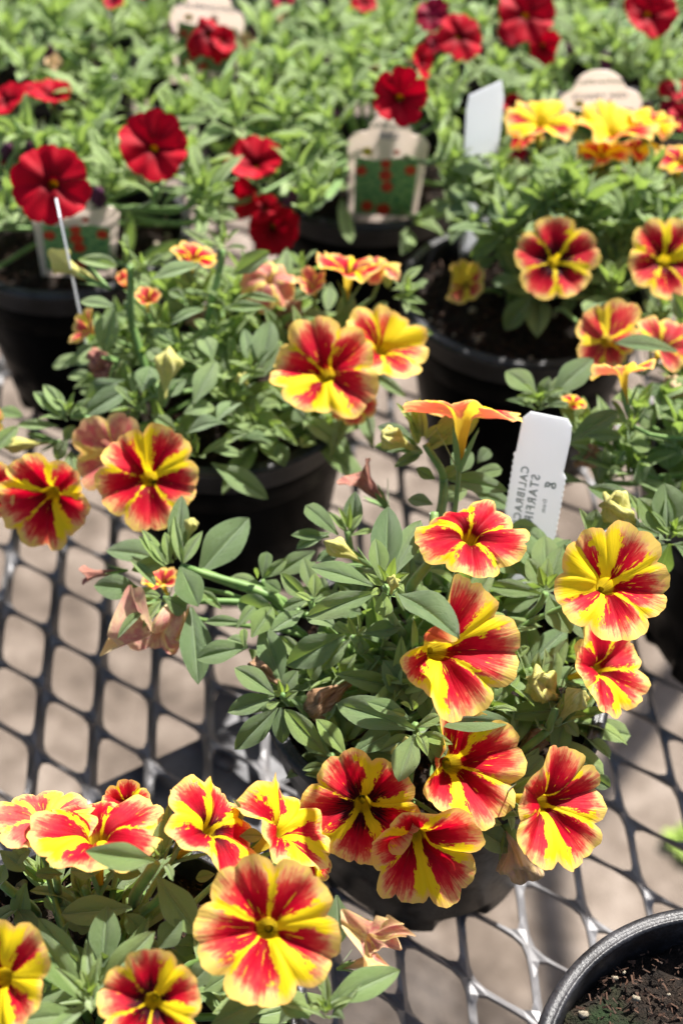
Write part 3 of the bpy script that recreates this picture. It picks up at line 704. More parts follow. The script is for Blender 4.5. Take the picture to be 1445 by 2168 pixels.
# ================================================================== centre foreground plant
P1 = plant('front', 'calibrachoa with red and yellow striped flowers in the centre foreground pot')
P1['pale'] = .10
plant_w = {}
def leaves(pl, ox, oy, s, rows, dirt=.6):
    """rows: base x, y, tip x, y, width (pixels of the enlarged view), base height, tip height (cm), young, kind"""
    for r in rows:
        bx, by, tx, ty, w_ = r[:5]; h0, h1 = r[5], r[6]; y_ = r[7] if len(r) > 7 else 0.0; kd = r[8] if len(r) > 8 else None
        if pl.name in plant_w and kd in (0, 3): kd = random.choice((0, 2, 6, 5))
        A = at(ox + bx / s, oy + by / s, h0 / 100); B = at(ox + tx / s, oy + ty / s, h1 / 100)
        ww = w_ / s / FPX * depth(B) * plant_w.get(pl.name, 1.05)
        L = (B - A).length
        put_leaf(pl, A, B, max(ww, L * .16), None, y_, kd, dirt)
leaves(P1, 480, 1050, 3.44, [
    # upper shoot
    (1165, 600, 1170, 60, 225, 14.2, 15.2, 0, 0), (1200, 600, 1415, 160, 180, 14.2, 14.8, 0, 0), (1115, 610, 1085, 300, 150, 14.6, 15.3, .35, 0),
    (1060, 655, 600, 505, 180, 14.6, 14.8, .1, 0), (1090, 700, 565, 885, 180, 14.6, 14.2, 0, 0), (1250, 715, 1690, 1000, 290, 15.2, 16.8, 0, 0),
    (1135, 700, 1145, 875, 150, 14.8, 14.6, .6, 3), (1195, 620, 1218, 450, 75, 14.9, 15.8, .7, 5), (1215, 625, 1325, 560, 65, 14.9, 15.3, .7, 5),
    (1150, 620, 1100, 500, 60, 14.9, 15.5, .7, 5), (1120, 650, 1010, 560, 60, 14.9, 15.3, .7, 5), (1230, 640, 1290, 690, 55, 14.9, 15.1, .7, 5),
    (1110, 680, 1050, 720, 55, 14.9, 15.0, .8, 5), (1160, 640, 1170, 560, 50, 15, 15.8, .9, 5),
    # behind it
    (810, 285, 570, 55, 165, 12.5, 13.2, 0, 3), (905, 290, 935, -40, 140, 12.5, 13.5, 0, 0), (745, 300, 465, 280, 95, 12.3, 12.6, .1, 0), (750, 270, 495, 385, 125, 12.4, 12.2, 0, 0),
    (880, 230, 815, 80, 45, 12.8, 13.4, .7, 5), (890, 240, 895, 50, 45, 12.8, 13.6, .7, 5), (910, 250, 990, 120, 60, 12.8, 13.2, .5, 5), (870, 260, 735, 105, 60, 12.8, 13.2, .4, 5),
    (900, 290, 1060, 245, 60, 12.8, 13.0, .5, 3),
    # small shoot left of the top
    (600, 765, 385, 560, 120, 12.6, 12.9, .25, 0), (635, 740, 640, 560, 100, 12.7, 13.2, .6, 0), (620, 700, 560, 440, 130, 11.5, 12.2, 0, 0), (590, 750, 400, 820, 90, 12.3, 12.0, .15, 0),
    (620, 780, 770, 700, 80, 12.3, 12.2, .1, 3), (610, 760, 500, 700, 60, 12.8, 13.1, .7, 5), (830, 420, 650, 470, 120, 11.8, 11.8, 0, 0), (640, 480, 560, 620, 130, 11.2, 11.0, 0, 0),
    (640, 400, 370, 570, 150, 11.0, 10.6, 0, 0), (560, 840, 320, 980, 140, 12.0, 12.2, .05, 0), (800, 960, 580, 850, 150, 12.4, 11.8, .05, 0),
    # left spray
    (250, 650, 20, 580, 90, 10.8, 10.6, .15, 0), (265, 600, 290, 400, 115, 11, 11.6, .1, 3), (270, 600, 440, 455, 90, 11, 11.5, .2, 0), (270, 620, 395, 700, 110, 11, 10.8, .15, 0), (225, 600, 215, 530, 70, 11.1, 11.6, .6, 3),
    (180, 1030, 335, 800, 170, 11.6, 12.0, .35, 0), (400, 880, 60, 760, 190, 11.2, 10.8, 0, 0), (150, 1090, 0, 1030, 100, 11, 10.8, .2, 0), (130, 1110, 120, 960, 70, 11, 11.4, .5, 3),
    (160, 1120, 225, 1190, 110, 11, 10.6, .3, 3), (230, 700, 140, 700, 70, 10.8, 10.9, .3, 3), (330, 850, 400, 900, 100, 10.8, 10.8, 0, 1),
    # middle whorl
    (860, 1010, 425, 1235, 230, 12.2, 11.4, 0, 0), (900, 1040, 680, 1275, 120, 12.1, 11.4, .25, 0), (990, 1000, 1275, 950, 130, 12.3, 12.4, 0, 0), (980, 1030, 1200, 1010, 110, 12.1, 11.6, 0, 0), (960, 1020, 1010, 1160, 110, 12.2, 11.8, .1, 3),
    (930, 1010, 880, 880, 60, 12.6, 13.2, .6, 5), (940, 1000, 960, 860, 60, 12.6, 13.4, .6, 5), (900, 1000, 780, 930, 90, 12.5, 12.7, .3, 3), (950, 1010, 1010, 960, 60, 12.6, 13, .5, 3),
    (720, 1170, 590, 1330, 160, 11.4, 10.8, .05, 3), (1100, 1110, 1270, 1080, 90, 11.6, 11.6, 0, 2), (1000, 1080, 1110, 1280, 110, 11.2, 10.8, .2, 0),
    (940, 1150, 800, 1350, 110, 11.4, 10.9, .45, 2), (760, 820, 990, 850, 120, 12, 12.0, 0, 0),
    # lower left whorl
    (405, 1370, 260, 940, 205, 10.8, 11.6, 0, 0), (350, 1450, 50, 1240, 165, 11, 11.2, .05, 0), (345, 1460, -5, 1575, 150, 10.9, 10.5, .05, 0), (370, 1540, 50, 1855, 180, 10.8, 10.0, .05, 0),
    (395, 1540, 405, 1810, 135, 10.8, 10.1, 0, 0), (405, 1430, 515, 1265, 120, 11, 11.5, .15, 0), (380, 1500, 290, 1540, 70, 11.3, 11.4, .3, 3), (445, 1460, 740, 1620, 150, 10.6, 10.0, 0, 0),
    (400, 1430, 375, 1340, 45, 11.4, 12, .7, 5), (420, 1430, 440, 1370, 45, 11.4, 11.9, .7, 5), (390, 1450, 340, 1420, 45, 11.4, 11.7, .7, 5), (430, 1470, 520, 1420, 60, 11, 11.3, .4, 5), (320, 1560, 80, 1500, 140, 9.8, 9.7, 0, 1),
    # bottom leaves
    (720, 1880, 412, 1545, 165, 10.2, 10.9, .35, 0), (865, 1890, 650, 1615, 150, 10.4, 11.0, .5, 0), (600, 1650, 640, 1890, 130, 9.6, 9.2, 0, 1), (905, 1890, 1198, 1705, 205, 10.6, 10.8, .05, 3),
    (1370, 1700, 775, 1500, 235, 12.0, 11.6, 0, 0), (1330, 1625, 1010, 1485, 140, 12.2, 12.3, .15, 0), (1350, 1530, 1135, 1185, 195, 11.2, 12.0, 0, 0), (1060, 1480, 1130, 1200, 150, 10.8, 11.2, 0, 0),
    (1340, 1560, 1270, 1500, 70, 12.4, 12.9, .7, 5), (1360, 1560, 1360, 1490, 60, 12.4, 13, .7, 5), (1300, 1590, 1200, 1560, 60, 12.4, 12.7, .5, 5),
])
leaves(P1, 0, 0, 1, [
    (895, 1532, 1001, 1458, 50, 12, 12.4, .1, 0), (905, 1532, 1083, 1526, 50, 12, 11.8, .0, 0), (878, 1555, 842, 1656, 60, 12, 11.6, .1, 0), (880, 1540, 930, 1515, 30, 12.2, 12.5, .4, 3), (900, 1560, 945, 1600, 40, 11.8, 11.6, .2, 3),
    (870, 1560, 800, 1590, 30, 11.8, 11.4, .2, 5), (890, 1555, 960, 1575, 26, 12, 12, .5, 5), (885, 1550, 905, 1600, 24, 12, 12, .6, 5),
    # left hanging branch
    (420, 1217, 528, 1092, 80, 11, 12.0, 0, 0), (372, 1185, 385, 1045, 44, 11.4, 12.6, .05, 0), (368, 1190, 220, 1160, 60, 11.2, 11, 0, 0), (367, 1187, 276, 1207, 36, 11.5, 11.4, .35, 0),
    (303, 1252, 196, 1238, 54, 10.8, 10.8, 0, 0), (382, 1200, 420, 1284, 62, 11.6, 11.2, .1, 0), (350, 1268, 396, 1292, 50, 11.2, 10.9, .15, 3), (405, 1285, 421, 1450, 68, 10.8, 9.8, 0, 0),
    (525, 1370, 412, 1394, 52, 11, 10.6, .15, 0), (300, 1296, 246, 1350, 26, 10.9, 10.6, .1, 5), (345, 1195, 300, 1115, 26, 11.6, 12, .4, 5), (355, 1195, 315, 1140, 24, 11.6, 12, .4, 5), (350, 1200, 292, 1130, 24, 11.6, 12, .35, 5),
    (360, 1190, 350, 1125, 26, 11.6, 12.2, .5, 0), (385, 1195, 430, 1120, 26, 11.6, 12.1, .3, 5), (388, 1195, 366, 1085, 22, 11.6, 12.4, .3, 5), (340, 1262, 250, 1255, 26, 11, 11, .35, 5), (345, 1272, 250, 1278, 20, 11, 10.8, .3, 5), (340, 1275, 300, 1330, 22, 11, 10.6, .3, 5),
    (330, 1240, 275, 1180, 24, 11.2, 11.6, .2, 5), (425, 1250, 470, 1290, 22, 11, 10.8, .3, 5), (520, 1320, 430, 1315, 26, 11, 10.8, .2, 0), (500, 1330, 540, 1280, 30, 11, 11.3, .2, 3),
    # tall rear shoot
    (905, 945, 1016, 872, 66, 13.8, 14.6, 0, 0), (890, 925, 840, 850, 20, 14, 15, .6, 5), (893, 925, 862, 845, 20, 14, 15.2, .6, 5), (897, 925, 888, 843, 20, 14, 15.3, .6, 5), (900, 930, 935, 895, 18, 14, 14.6, .5, 5),
    (880, 935, 797, 900, 36, 13.6, 13.8, 0, 0), (890, 960, 832, 988, 26, 13.4, 13.2, 0, 5), (882, 945, 790, 945, 28, 13.6, 13.4, 0, 0), (905, 950, 948, 920, 30, 13.8, 14.2, .4, 5), (885, 940, 865, 880, 22, 13.9, 14.6, .5, 5),
    (938, 1012, 1077, 1038, 46, 12.9, 12.8, 0, 0), (930, 1015, 975, 985, 26, 13, 13.4, .3, 0), (960, 1005, 1000, 955, 40, 12.6, 13, 0, 0), (990, 1010, 1065, 990, 34, 12.4, 12.6, .1, 3), (1000, 1040, 1087, 1075, 40, 12, 11.6, 0, 0), (920, 1015, 880, 990, 26, 12.9, 13.2, .1, 0),
    (915, 1068, 862, 1055, 38, 12.6, 12.6, 0, 0), (955, 1000, 985, 945, 34, 12.4, 12.6, 0, 0), (930, 1060, 990, 1035, 40, 12, 12.2, 0, 0), (1010, 980, 1035, 950, 34, 12, 12.4, 0, 3),
    # right side whorls
    (1155, 1250, 1190, 1155, 50, 12.2, 13, .15, 0), (1158, 1256, 1208, 1342, 62, 12.2, 11.6, .05, 0), (1145, 1258, 1026, 1238, 38, 12.2, 12.3, .1, 0), (1150, 1245, 1115, 1180, 42, 12, 12.6, .1, 0), (1160, 1250, 1212, 1210, 40, 12.2, 12.5, .25, 0),
    (1095, 1112, 1168, 1168, 42, 12, 11.8, 0, 0), (1060, 1130, 1150, 1130, 60, 11.4, 11.4, 0, 0), (1160, 1150, 1205, 1170, 40, 11.6, 11.4, .1, 0), (1150, 1205, 1200, 1140, 52, 11.6, 12, 0, 3), (1205, 1285, 1242, 1352, 48, 11.8, 11.0, 0, 0), (1150, 1240, 1160, 1180, 30, 12.6, 13.2, .5, 5),
    (1150, 1240, 1140, 1200, 22, 12.6, 13.2, .6, 5), (1158, 1242, 1178, 1215, 22, 12.6, 13.2, .6, 5), (1140, 1265, 1060, 1285, 44, 11.6, 11.2, 0, 0), (1100, 1270, 1095, 1340, 50, 11, 10.8, 0, 0),
    (1125, 1402, 1108, 1310, 50, 10.6, 11.2, 0, 0), (1118, 1425, 1068, 1408, 44, 10.6, 10.6, .1, 0), (1125, 1405, 1200, 1328, 50, 10.6, 10.8, 0, 0), (1150, 1440, 1250, 1435, 50, 10.4, 10.2, 0, 0), (1130, 1420, 1170, 1400, 34, 10.9, 11.1, .3, 3), (1130, 1430, 1105, 1490, 46, 10.3, 9.8, 0, 0),
    (1130, 1420, 1140, 1380, 20, 11, 11.5, .4, 5), (1120, 1430, 1100, 1440, 30, 10.8, 10.6, .2, 3), (1080, 1480, 1130, 1550, 60, 9.6, 9.2, 0, 0), (1195, 1520, 1178, 1600, 44, 10.4, 9.6, .0, 0), (1190, 1520, 1225, 1560, 26, 10.4, 10.2, 0, 0),
    (1135, 1640, 1098, 1702, 58, 10.2, 9.4, .1, 0), (1250, 1640, 1292, 1668, 34, 10, 9.6, .1, 0), (985, 1740, 1085, 1802, 58, 9.2, 8.2, .0, 0), (1000, 1730, 1065, 1745, 30, 9.4, 9.2, .4, 5), (1110, 1640, 1150, 1600, 40, 9.8, 10, .1, 0),
    (640, 1630, 700, 1620, 20, 9.6, 9.8, .4, 5), (645, 1640, 720, 1650, 20, 9.4, 9.4, .4, 5), (740, 1610, 660, 1600, 26, 9.8, 9.6, .3, 5), (700, 1600, 640, 1560, 40, 10, 9.8, .1, 0),
    (1150, 1225, 1085, 1128, 60, 12, 12.4, .05, 0), (1155, 1225, 1152, 1130, 58, 12, 12.6, .05, 0), (1110, 1215, 1040, 1170, 54, 11.8, 12, .05, 0), (1165, 1215, 1208, 1140, 50, 12, 12.5, .1, 0), (1130, 1200, 1062, 1120, 46, 11.6, 12, .05, 0), (1120, 1230, 1100, 1165, 50, 11.8, 12, .05, 0),
    (1245, 1130, 1228, 1075, 24, 12.6, 13.4, .3, 5), (1250, 1125, 1262, 1078, 36, 12.8, 13.4, .1, 0), (1265, 1130, 1290, 1085, 40, 12.6, 13.2, .05, 3),
], .7)
fill(P1, 28, .046, .088, .120, .024, 8, .31, .5, dirt=.5)
for (x, y, h) in [(817, 1242, 14.6), (735, 1125, 12.6), (656, 1270, 12.6), (555, 1230, 10.8), (748, 1348, 12.3), (596, 1470, 11), (878, 1535, 12), (1154, 1256, 12.4), (1125, 1418, 10.8), (700, 1600, 10)]:
    P = at(x, y, h / 100); stem(P1, P1.location + Vector((random.uniform(-.01, .01), random.uniform(-.01, .01), .082)), P, .0014, .0011, .3)
stem(P1, at(620, 1310, .095), at(382, 1198, .115), .0014, .0012, .5, cdir(-.9, .35, .1)); stem(P1, at(600, 1320, .095), at(345, 1268, .11), .0013, .001, .5, cdir(-.95, .1, .1))
stem(P1, at(600, 1300, .1), at(425, 1210, .112), .0016, .0014, .5, cdir(-.9, .4, .1))
stem(P1, at(900, 1235, .115), at(938, 1010, .130), .0018, .0014, .3, cdir(-.1, 1, .1)); stem(P1, at(938, 1015, .130), at(900, 940, .140), .0014, .0013, .3, cdir(-.4, .9, .1))
stem(P1, at(868, 1250, .13), at(915, 1180, .135), .0016, .0014, .3, cdir(.4, .9, .1)); stem(P1, at(915, 1185, .135), at(918, 1085, .142), .0016, .0013, .2, cdir(0, 1, 0))
stem(P1, at(1095, 1610, .095), at(1160, 1545, .105), .0012, .0013, .4, cdir(.7, .7, .1)); stem(P1, at(1160, 1545, .105), at(1175, 1500, .112), .0013, .0011, .3, cdir(.2, 1, 0))
stem(P1, at(1060, 1740, .088), at(1130, 1715, .098), .0009, .0008, .4, cdir(1, .3, .1))

F = put_flower
F(P1, 995, 1138, 126, (.15, .60), .147, 20, .95, .45, cone=14, curl=-22, wave=.10, tubeL=.85, bends=[(1, -55), (2, -25)])
F(P1, 928, 1375, 188, (.30, .16), .146, 32, 1.35, .35, cone=28, curl=-16, wave=.06, tubeL=.6, bends=[(1, 115), (2, 20)], sizes=[1, .95, .72, .95, 1.02])
F(P1, 1283, 1240, 150, (.10, .24), .143, 95, 2.1, .25, cone=26, curl=-14, wave=.05, tubeL=.7, sizes=[1, .95, 1, .98, 1.05], label='yellow flower with few red patches')
F(P1, 1268, 1417, 118, (.62, .30), .112, 60, 1.15, .3, cone=20, curl=-10, wave=.08)
F(P1, 1150, 1700, 158, (.58, .06), .112, 40, 1.05, .6, cone=30, curl=-15, wave=.06, tubeL=.7)
F(P1, 958, 1618, 172, (.16, .18), .108, -20, 1.25, .45, cone=30, curl=-12, wave=.06, bends=[(2, 75), (3, 15)], sizes=[1, .9, .72, .85, 1])
F(P1, 768, 1704, 142, (.02, .02), .103, 8, .85, 2.2, cone=18, curl=-10, wave=.05, pleat=.07)
F(P1, 880, 1772, 168, (.05, -.38), .099, -6, 1.0, .45, cone=30, curl=-12, wave=.05, tubeL=.7, sizes=[1, .7, .75, .95, 1])
F(P1, 980, 880, 142, (.08, .995, -.04), .152, 5, 1.3, .1, cone=7, curl=-18, wave=.04, tubeL=.7, label='flower seen from the side and below on a tall shoot', pist=False)
F(P1, 335, 1350, 120, (-.15, -.78), .100, 30, .8, .1, .95, cone=5, curl=-40, wave=.35, notch=.3, tubeL=.6, bends=[(0, -70), (2, 20), (3, -40), (4, -80)], label='faded pink flower folding shut and hanging', pist=False)
F(P1, 345, 1235, 48, (-.2, .8), .100, 0, 1.2, .1, .1, small=True, cone=30)
put_bud(P1, (262, 1208), (168, 1218), 36, .105, .104, 'open', M_DUSK, 'withered_flower', label='withered dusky red flower')
put_bud(P1, (815, 1070), (745, 990), 78, .118, .128, 'open', M_DUSK, 'withered_flower', label='withered pinkish brown trumpet flower')
put_bud(P1, (885, 955), (808, 918), 48, .135, .142, 'furled', M_BUDY); put_bud(P1, (778, 1195), (692, 1148), 40, .128, .135, 'furled', M_BUDY)
put_bud(P1, (1180, 1480), (1128, 1440), 56, .108, .115, 'crumpled', M_BUDY); put_bud(P1, (1180, 1530), (1232, 1462), 50, .108, .118, 'furled', M_BUDY)
put_bud(P1, (1345, 1110), (1285, 1062), 52, .128, .136, 'crumpled', M_BUDY); put_bud(P1, (862, 1560), (832, 1605), 36, .118, .114, 'furled', M_BUDY, cal=False)
put_bud(P1, (826, 1258), (836, 1226), 26, .15, .156, 'furled', M_BUDY); put_bud(P1, (395, 1150), (408, 1098), 28, .118, .124, 'furled', M_BUDY)
put_bud(P1, (330, 1270), (282, 1312), 24, .110, .104, 'furled', M_BUDY)
put_bud(P1, (1070, 1750), (1125, 1858), 74, .086, .076, 'crumpled', M_BUFF, 'withered_flower', label='wilted buff flower hanging under the right flower')
put_bud(P1, (745, 1440), (655, 1512), 48, .108, .104, 'crumpled', M_DRY, 'withered_flower', cal=False, label='dry curled brown flower')
put_bud(P1, (590, 1448), (535, 1402), 40, .108, .110, 'crumpled', M_DRY, 'withered_flower', cal=False, label='small crumbling brown flower')
put_bud(P1, (1090, 1590), (1150, 1560), 40, .09, .09, 'crumpled', M_DRY, 'withered_flower', cal=False)

# ================================================================== left middle plant
P2 = plant('left', 'bushy calibrachoa with striped flowers and a silvery marker stake in the left middle pot'); plant_w[P2.name] = .82; P2['pale'] = .18
leaves(P2, 0, 450, 2, [
    (500, 230, 320, 190, 85, 14.5, 14.4, .1, 0), (640, 285, 848, 215, 115, 14.4, 14.8, 0, 0), (560, 270, 655, 315, 70, 14.5, 14.2, .1, 0), (480, 400, 425, 590, 135, 13.6, 12.6, 0, 0), (490, 400, 340, 385, 90, 13.8, 13.6, 0, 0), (400, 560, 308, 590, 42, 12.6, 12.5, .05, 0),
    (985, 265, 1150, 165, 110, 14, 14.8, 0, 3), (905, 155, 768, 60, 66, 14.2, 14.6, .1, 0), (935, 405, 1132, 410, 64, 13.6, 13.4, .1, 0), (1010, 350, 1182, 372, 52, 13.6, 13.4, .1, 0), (790, 370, 700, 310, 60, 13.4, 13.6, .1, 0), (720, 475, 862, 378, 66, 13.2, 13.8, 0, 0), (640, 510, 762, 555, 90, 13, 12.6, .1, 3),
    (900, 625, 855, 488, 105, 12.6, 13.2, 0, 0), (820, 810, 915, 620, 125, 12, 12.8, 0, 0), (1105, 650, 1150, 460, 140, 12.6, 13.4, 0, 0), (1060, 640, 1035, 480, 90, 12.6, 13.2, 0, 0), (1120, 690, 1190, 560, 90, 12.4, 13, .05, 0), (960, 895, 755, 890, 110, 12.2, 12, 0, 0), (920, 880, 1015, 755, 125, 12.2, 12.4, 0, 3),
    (780, 850, 920, 800, 110, 11.8, 12, 0, 0), (530, 710, 300, 790, 115, 12, 11.4, 0, 0), (540, 750, 350, 860, 135, 12, 11.4, 0, 0), (600, 760, 645, 625, 130, 12.2, 12.8, 0, 0), (640, 855, 752, 925, 85, 12, 11.6, .15, 0), (700, 780, 790, 700, 90, 12, 12.4, 0, 0),
    (285, 880, 145, 765, 80, 11.6, 11.8, .15, 0), (280, 855, 178, 715, 80, 11.8, 12.1, .15, 0), (250, 905, 75, 905, 62, 11.4, 11.2, .15, 0), (285, 960, 235, 1050, 90, 11.2, 10.6, .15, 0), (300, 850, 370, 830, 60, 11.8, 12, .2, 3), (255, 980, 100, 930, 36, 11, 10.8, .3, 5),
    (1140, 730, 1342, 830, 95, 11.6, 11.2, 0, 0), (1270, 870, 1445, 965, 115, 10.6, 10.2, 0, 0), (1060, 935, 895, 965, 66, 11, 10.6, 0, 0), (1020, 955, 1185, 960, 95, 10.8, 10.4, 0, 0), (895, 1060, 1135, 1225, 125, 10.6, 9.6, 0, 0), (1180, 975, 1205, 1080, 85, 10.4, 9.8, 0, 0), (1160, 895, 1268, 990, 56, 11, 10.4, 0, 0), (890, 1010, 1035, 1025, 85, 11, 10.6, 0, 0),
    (760, 740, 830, 670, 90, 11.6, 12, 0, 0), (1100, 820, 1180, 800, 70, 11.4, 11.4, .2, 0), (1085, 850, 1080, 780, 80, 11, 11.6, .1, 3), (300, 1010, 290, 1250, 92, 10.6, 9.6, 0, 0), (270, 970, 320, 900, 70, 10.9, 11.4, .1, 0), (860, 560, 930, 500, 80, 12.4, 12.8, 0, 0), (690, 640, 620, 560, 80, 12.4, 12.8, 0, 0),
    (330, 650, 380, 630, 60, 12, 12, .2, 3), (1240, 830, 1290, 880, 90, 11, 10.8, 0, 0), (700, 900, 800, 980, 90, 11, 10.6, 0, 0), (730, 550, 640, 480, 60, 12.8, 13, .1, 0), (1400, 300, 1380, 430, 80, 12, 11.6, 0, 0), (1395, 1060, 1530, 760, 90, 9.8, 10, 0, 0),
    (1560, 680, 1720, 780, 70, 10.8, 10.2, 0, 0), (1480, 340, 1440, 500, 100, 12.4, 11.6, 0, 0), (1580, 1000, 1530, 800, 90, 9.6, 10, 0, 0),
    (1650, 330, 1800, 310, 60, 13.2, 13.2, .3, 0), (1640, 320, 1640, 240, 50, 13.2, 13.8, .5, 5), (1660, 360, 1810, 380, 60, 13, 12.8, .3, 5), (1700, 300, 1790, 220, 50, 13.2, 13.6, .4, 5), (1640, 380, 1560, 440, 50, 12.8, 12.6, .3, 5), (1700, 400, 1800, 430, 50, 12.8, 12.4, .3, 5), (1700, 480, 1830, 520, 60, 12, 11.6, 0, 0),
], .15)
def tip(pl, px, py, h, L, n=7, ax=None, y=.9):
    shoot(pl, at(px, py, h), ax or Vector((0, 0, 1)) + rv(.2), L, n, .26, y, 35)
for x, y, h in [(270, 540, .147), (300, 560, .146), (475, 510, .147), (530, 775, .128), (285, 850, .122), (415, 955, .112), (480, 640, .135), (640, 560, .13), (145, 870, .118), (860, 620, .132), (455, 700, .128)]: tip(P2, x, y, h, .012)
fill(P2, 34, .052, .090, .130, .026, 9, .31, .6, dirt=.1)
stem(P2, at(330, 870, .1), at(270, 640, .135), .0018, .0014, .3); stem(P2, at(280, 700, .125), at(275, 560, .147), .0016, .0013, .3, cdir(-.1, 1, 0)); stem(P2, at(440, 700, .12), at(470, 530, .145), .0016, .0013, .3)
stem(P2, at(300, 950, .095), at(150, 880, .117), .0014, .0012, .4, cdir(-1, .2, 0)); stem(P2, at(570, 870, .1), at(620, 850, .113), .0014, .0012, .4)
F(P2, 690, 792, 138, (-.26, .30), .128, 70, 1.5, .35, cone=24, curl=-14, wave=.07, sizes=[1, .95, .9, 1.12, .95])
F(P2, 808, 740, 106, (.42, .42), .126, 110, 2.6, .2, cone=24, curl=-14, wave=.08, small=True)
F(P2, 738, 577, 86, (.08, .86), .136, 10, 1.2, .2, small=True, wave=.12)
F(P2, 572, 592, 70, (.35, .30), .136, 0, .9, .0, .55, small=True, wave=.2, cone=-15, curl=-30, label='faded pink flower')
F(P2, 662, 608, 48, (-.1, .45), .132, 0, .9, .0, .3, small=True, wave=.15, cone=45)
F(P2, 800, 562, 56, (0, .75), .138, 0, 1.2, .0, .4, small=True, wave=.15, cone=0, curl=-50)
F(P2, 315, 1012, 126, (.02, .08), .116, 95, 1.15, .55, cone=20, curl=-12, wave=.06)
F(P2, 248, 965, 104, (-.3, .1), .112, 30, 1.0, .1, .5, cone=20, curl=-12, wave=.08, small=True)
F(P2, 110, 1045, 124, (-.12, -.25), .110, 10, 1.0, .6, cone=26, curl=-12, wave=.10, sizes=[.8, 1, 1, 1.1, .9])
F(P2, 410, 548, 58, (.2, .8), .135, 0, 1.3, .2, small=True)
F(P2, 270, 605, 46, (-.2, .5), .135, 0, .7, .1, .1, small=True, cone=55, curl=20)
F(P2, 312, 640, 40, (.1, .6), .130, 0, .7, .1, .1, small=True, cone=40)
F(P2, 196, 700, 58, (-.75, .3), .122, 30, 2.0, .1, .2, small=True, cone=40)
F(P2, 820, 690, 40, (.5, .2), .122, 30, 2.0, .1, .3, small=True, cone=40)
F(P2, 745, 850, 56, (-.1, -.5), .112, 30, .5, .1, .1, small=True, cone=20)
put_bud(P2, (222, 605), (106, 545), 56, .138, .142, 'open', M_BUDY); put_bud(P2, (345, 850), (356, 738), 56, .122, .136, 'furled', M_BUDY, label='pale folded flower bud standing up'); put_bud(P2, (248, 762), (190, 778), 54, .118, .116, 'crumpled', M_DUSK, 'withered_flower')
put_bud(P2, (465, 700), (410, 672), 44, .12, .122, 'crumpled', M_DRY, 'withered_flower', cal=False); put_bud(P2, (560, 680), (640, 668), 50, .12, .122, 'crumpled', M_DRY, 'withered_flower', cal=False)
put_bud(P2, (525, 815), (508, 798), 26, .12, .124, 'furled', M_BUDY)
put_bud(P2, (120, 935), (10, 945), 30, .11, .11, 'furled', M_BUDY)

# ================================================================== right middle plant
P3 = plant('right', 'calibrachoa leaning back from open soil, with a round red and yellow flower facing the camera')
leaves(P3, 722, 450, 2, [
    (690, 90, 540, 190, 76, 12.6, 11.8, .1, 0), (745, 290, 632, 290, 66, 11.6, 11.2, .1, 0), (810, 350, 683, 500, 100, 11, 9.4, 0, 0), (1130, 170, 1080, 30, 110, 11.8, 12.4, 0, 0), (950, 350, 960, 430, 80, 10.8, 10, 0, 0), (1050, 240, 1170, 130, 110, 11.6, 12, 0, 0), (1040, 380, 1240, 380, 70, 11, 10.8, .1, 0),
    (890, 780, 1070, 610, 115, 12.6, 13.4, 0, 0), (825, 770, 693, 665, 105, 12.6, 12.8, .1, 0), (1420, 590, 1155, 545, 95, 12.6, 13.0, .1, 0), (850, 780, 880, 690, 60, 12.6, 13.2, .3, 5), (840, 790, 740, 775, 50, 12.6, 12.6, .3, 5), (860, 800, 940, 800, 60, 12.4, 12.4, .1, 0), (1400, 340, 1460, 450, 90, 13, 12, .1, 0),
    (820, 60, 900, -20, 70, 12.8, 13.4, 0, 0), (700, 60, 640, -60, 90, 12.8, 13.4, 0, 0), (560, 10, 450, -30, 80, 12.6, 12.4, 0, 0), (560, -40, 460, -100, 80, 12.8, 12.8, 0, 0)], .1)
tip(P3, 1140, 850, .125, .016, 8); tip(P3, 1000, 470, .127, .014); tip(P3, 1050, 430, .13, .014)
P3['pale'] = .2; cP3 = Vector((.105, .470, 0))
fill(P3, 30, .046, .100, .135, .027, 10, .32, .8, center=cP3, dirt=.1)
for x, y, h in [(950, 400, .118), (1000, 360, .125), (1180, 420, .135), (1060, 410, .13), (1380, 360, .14), (1240, 400, .14), (960, 340, .128), (1000, 300, .13), (1060, 350, .135), (1130, 350, .14), (1200, 370, .142), (1280, 360, .142), (1350, 400, .14), (1080, 470, .13), (1250, 450, .132), (1330, 470, .13), (1150, 430, .135), (1300, 600, .118), (1420, 440, .135), (1000, 400, .122)]:
    later_shoot(P3, x, y, h, .35, .025, 10, .36, .6, P3.location + Vector((.012, .01, .082)))
F(P3, 1172, 553, 99, (0, .03), .130, 55, 1.05, 1.8, cone=10, curl=-8, wave=.04, small=False, na=14, nr=10)
F(P3, 1405, 552, 100, (.12, .02), .130, 20, 1.5, .8, cone=14, curl=-12, wave=.05, na=14, nr=10)
F(P3, 1285, 722, 110, (.05, -.15), .122, 35, 1.2, .4, .1, cone=34, curl=-12, wave=.06, small=True, sizes=[1, 1, 1, .6, .6])
F(P3, 1400, 735, 84, (.15, .55), .118, 20, 1.1, .3, .1, cone=24, curl=-14, wave=.1, small=True)
F(P3, 985, 602, 66, (-.35, .05), .104, 70, 2.8, .1, .15, cone=34, curl=-10, wave=.06, small=True, sizes=[.9, .6, 1, 1, .9])

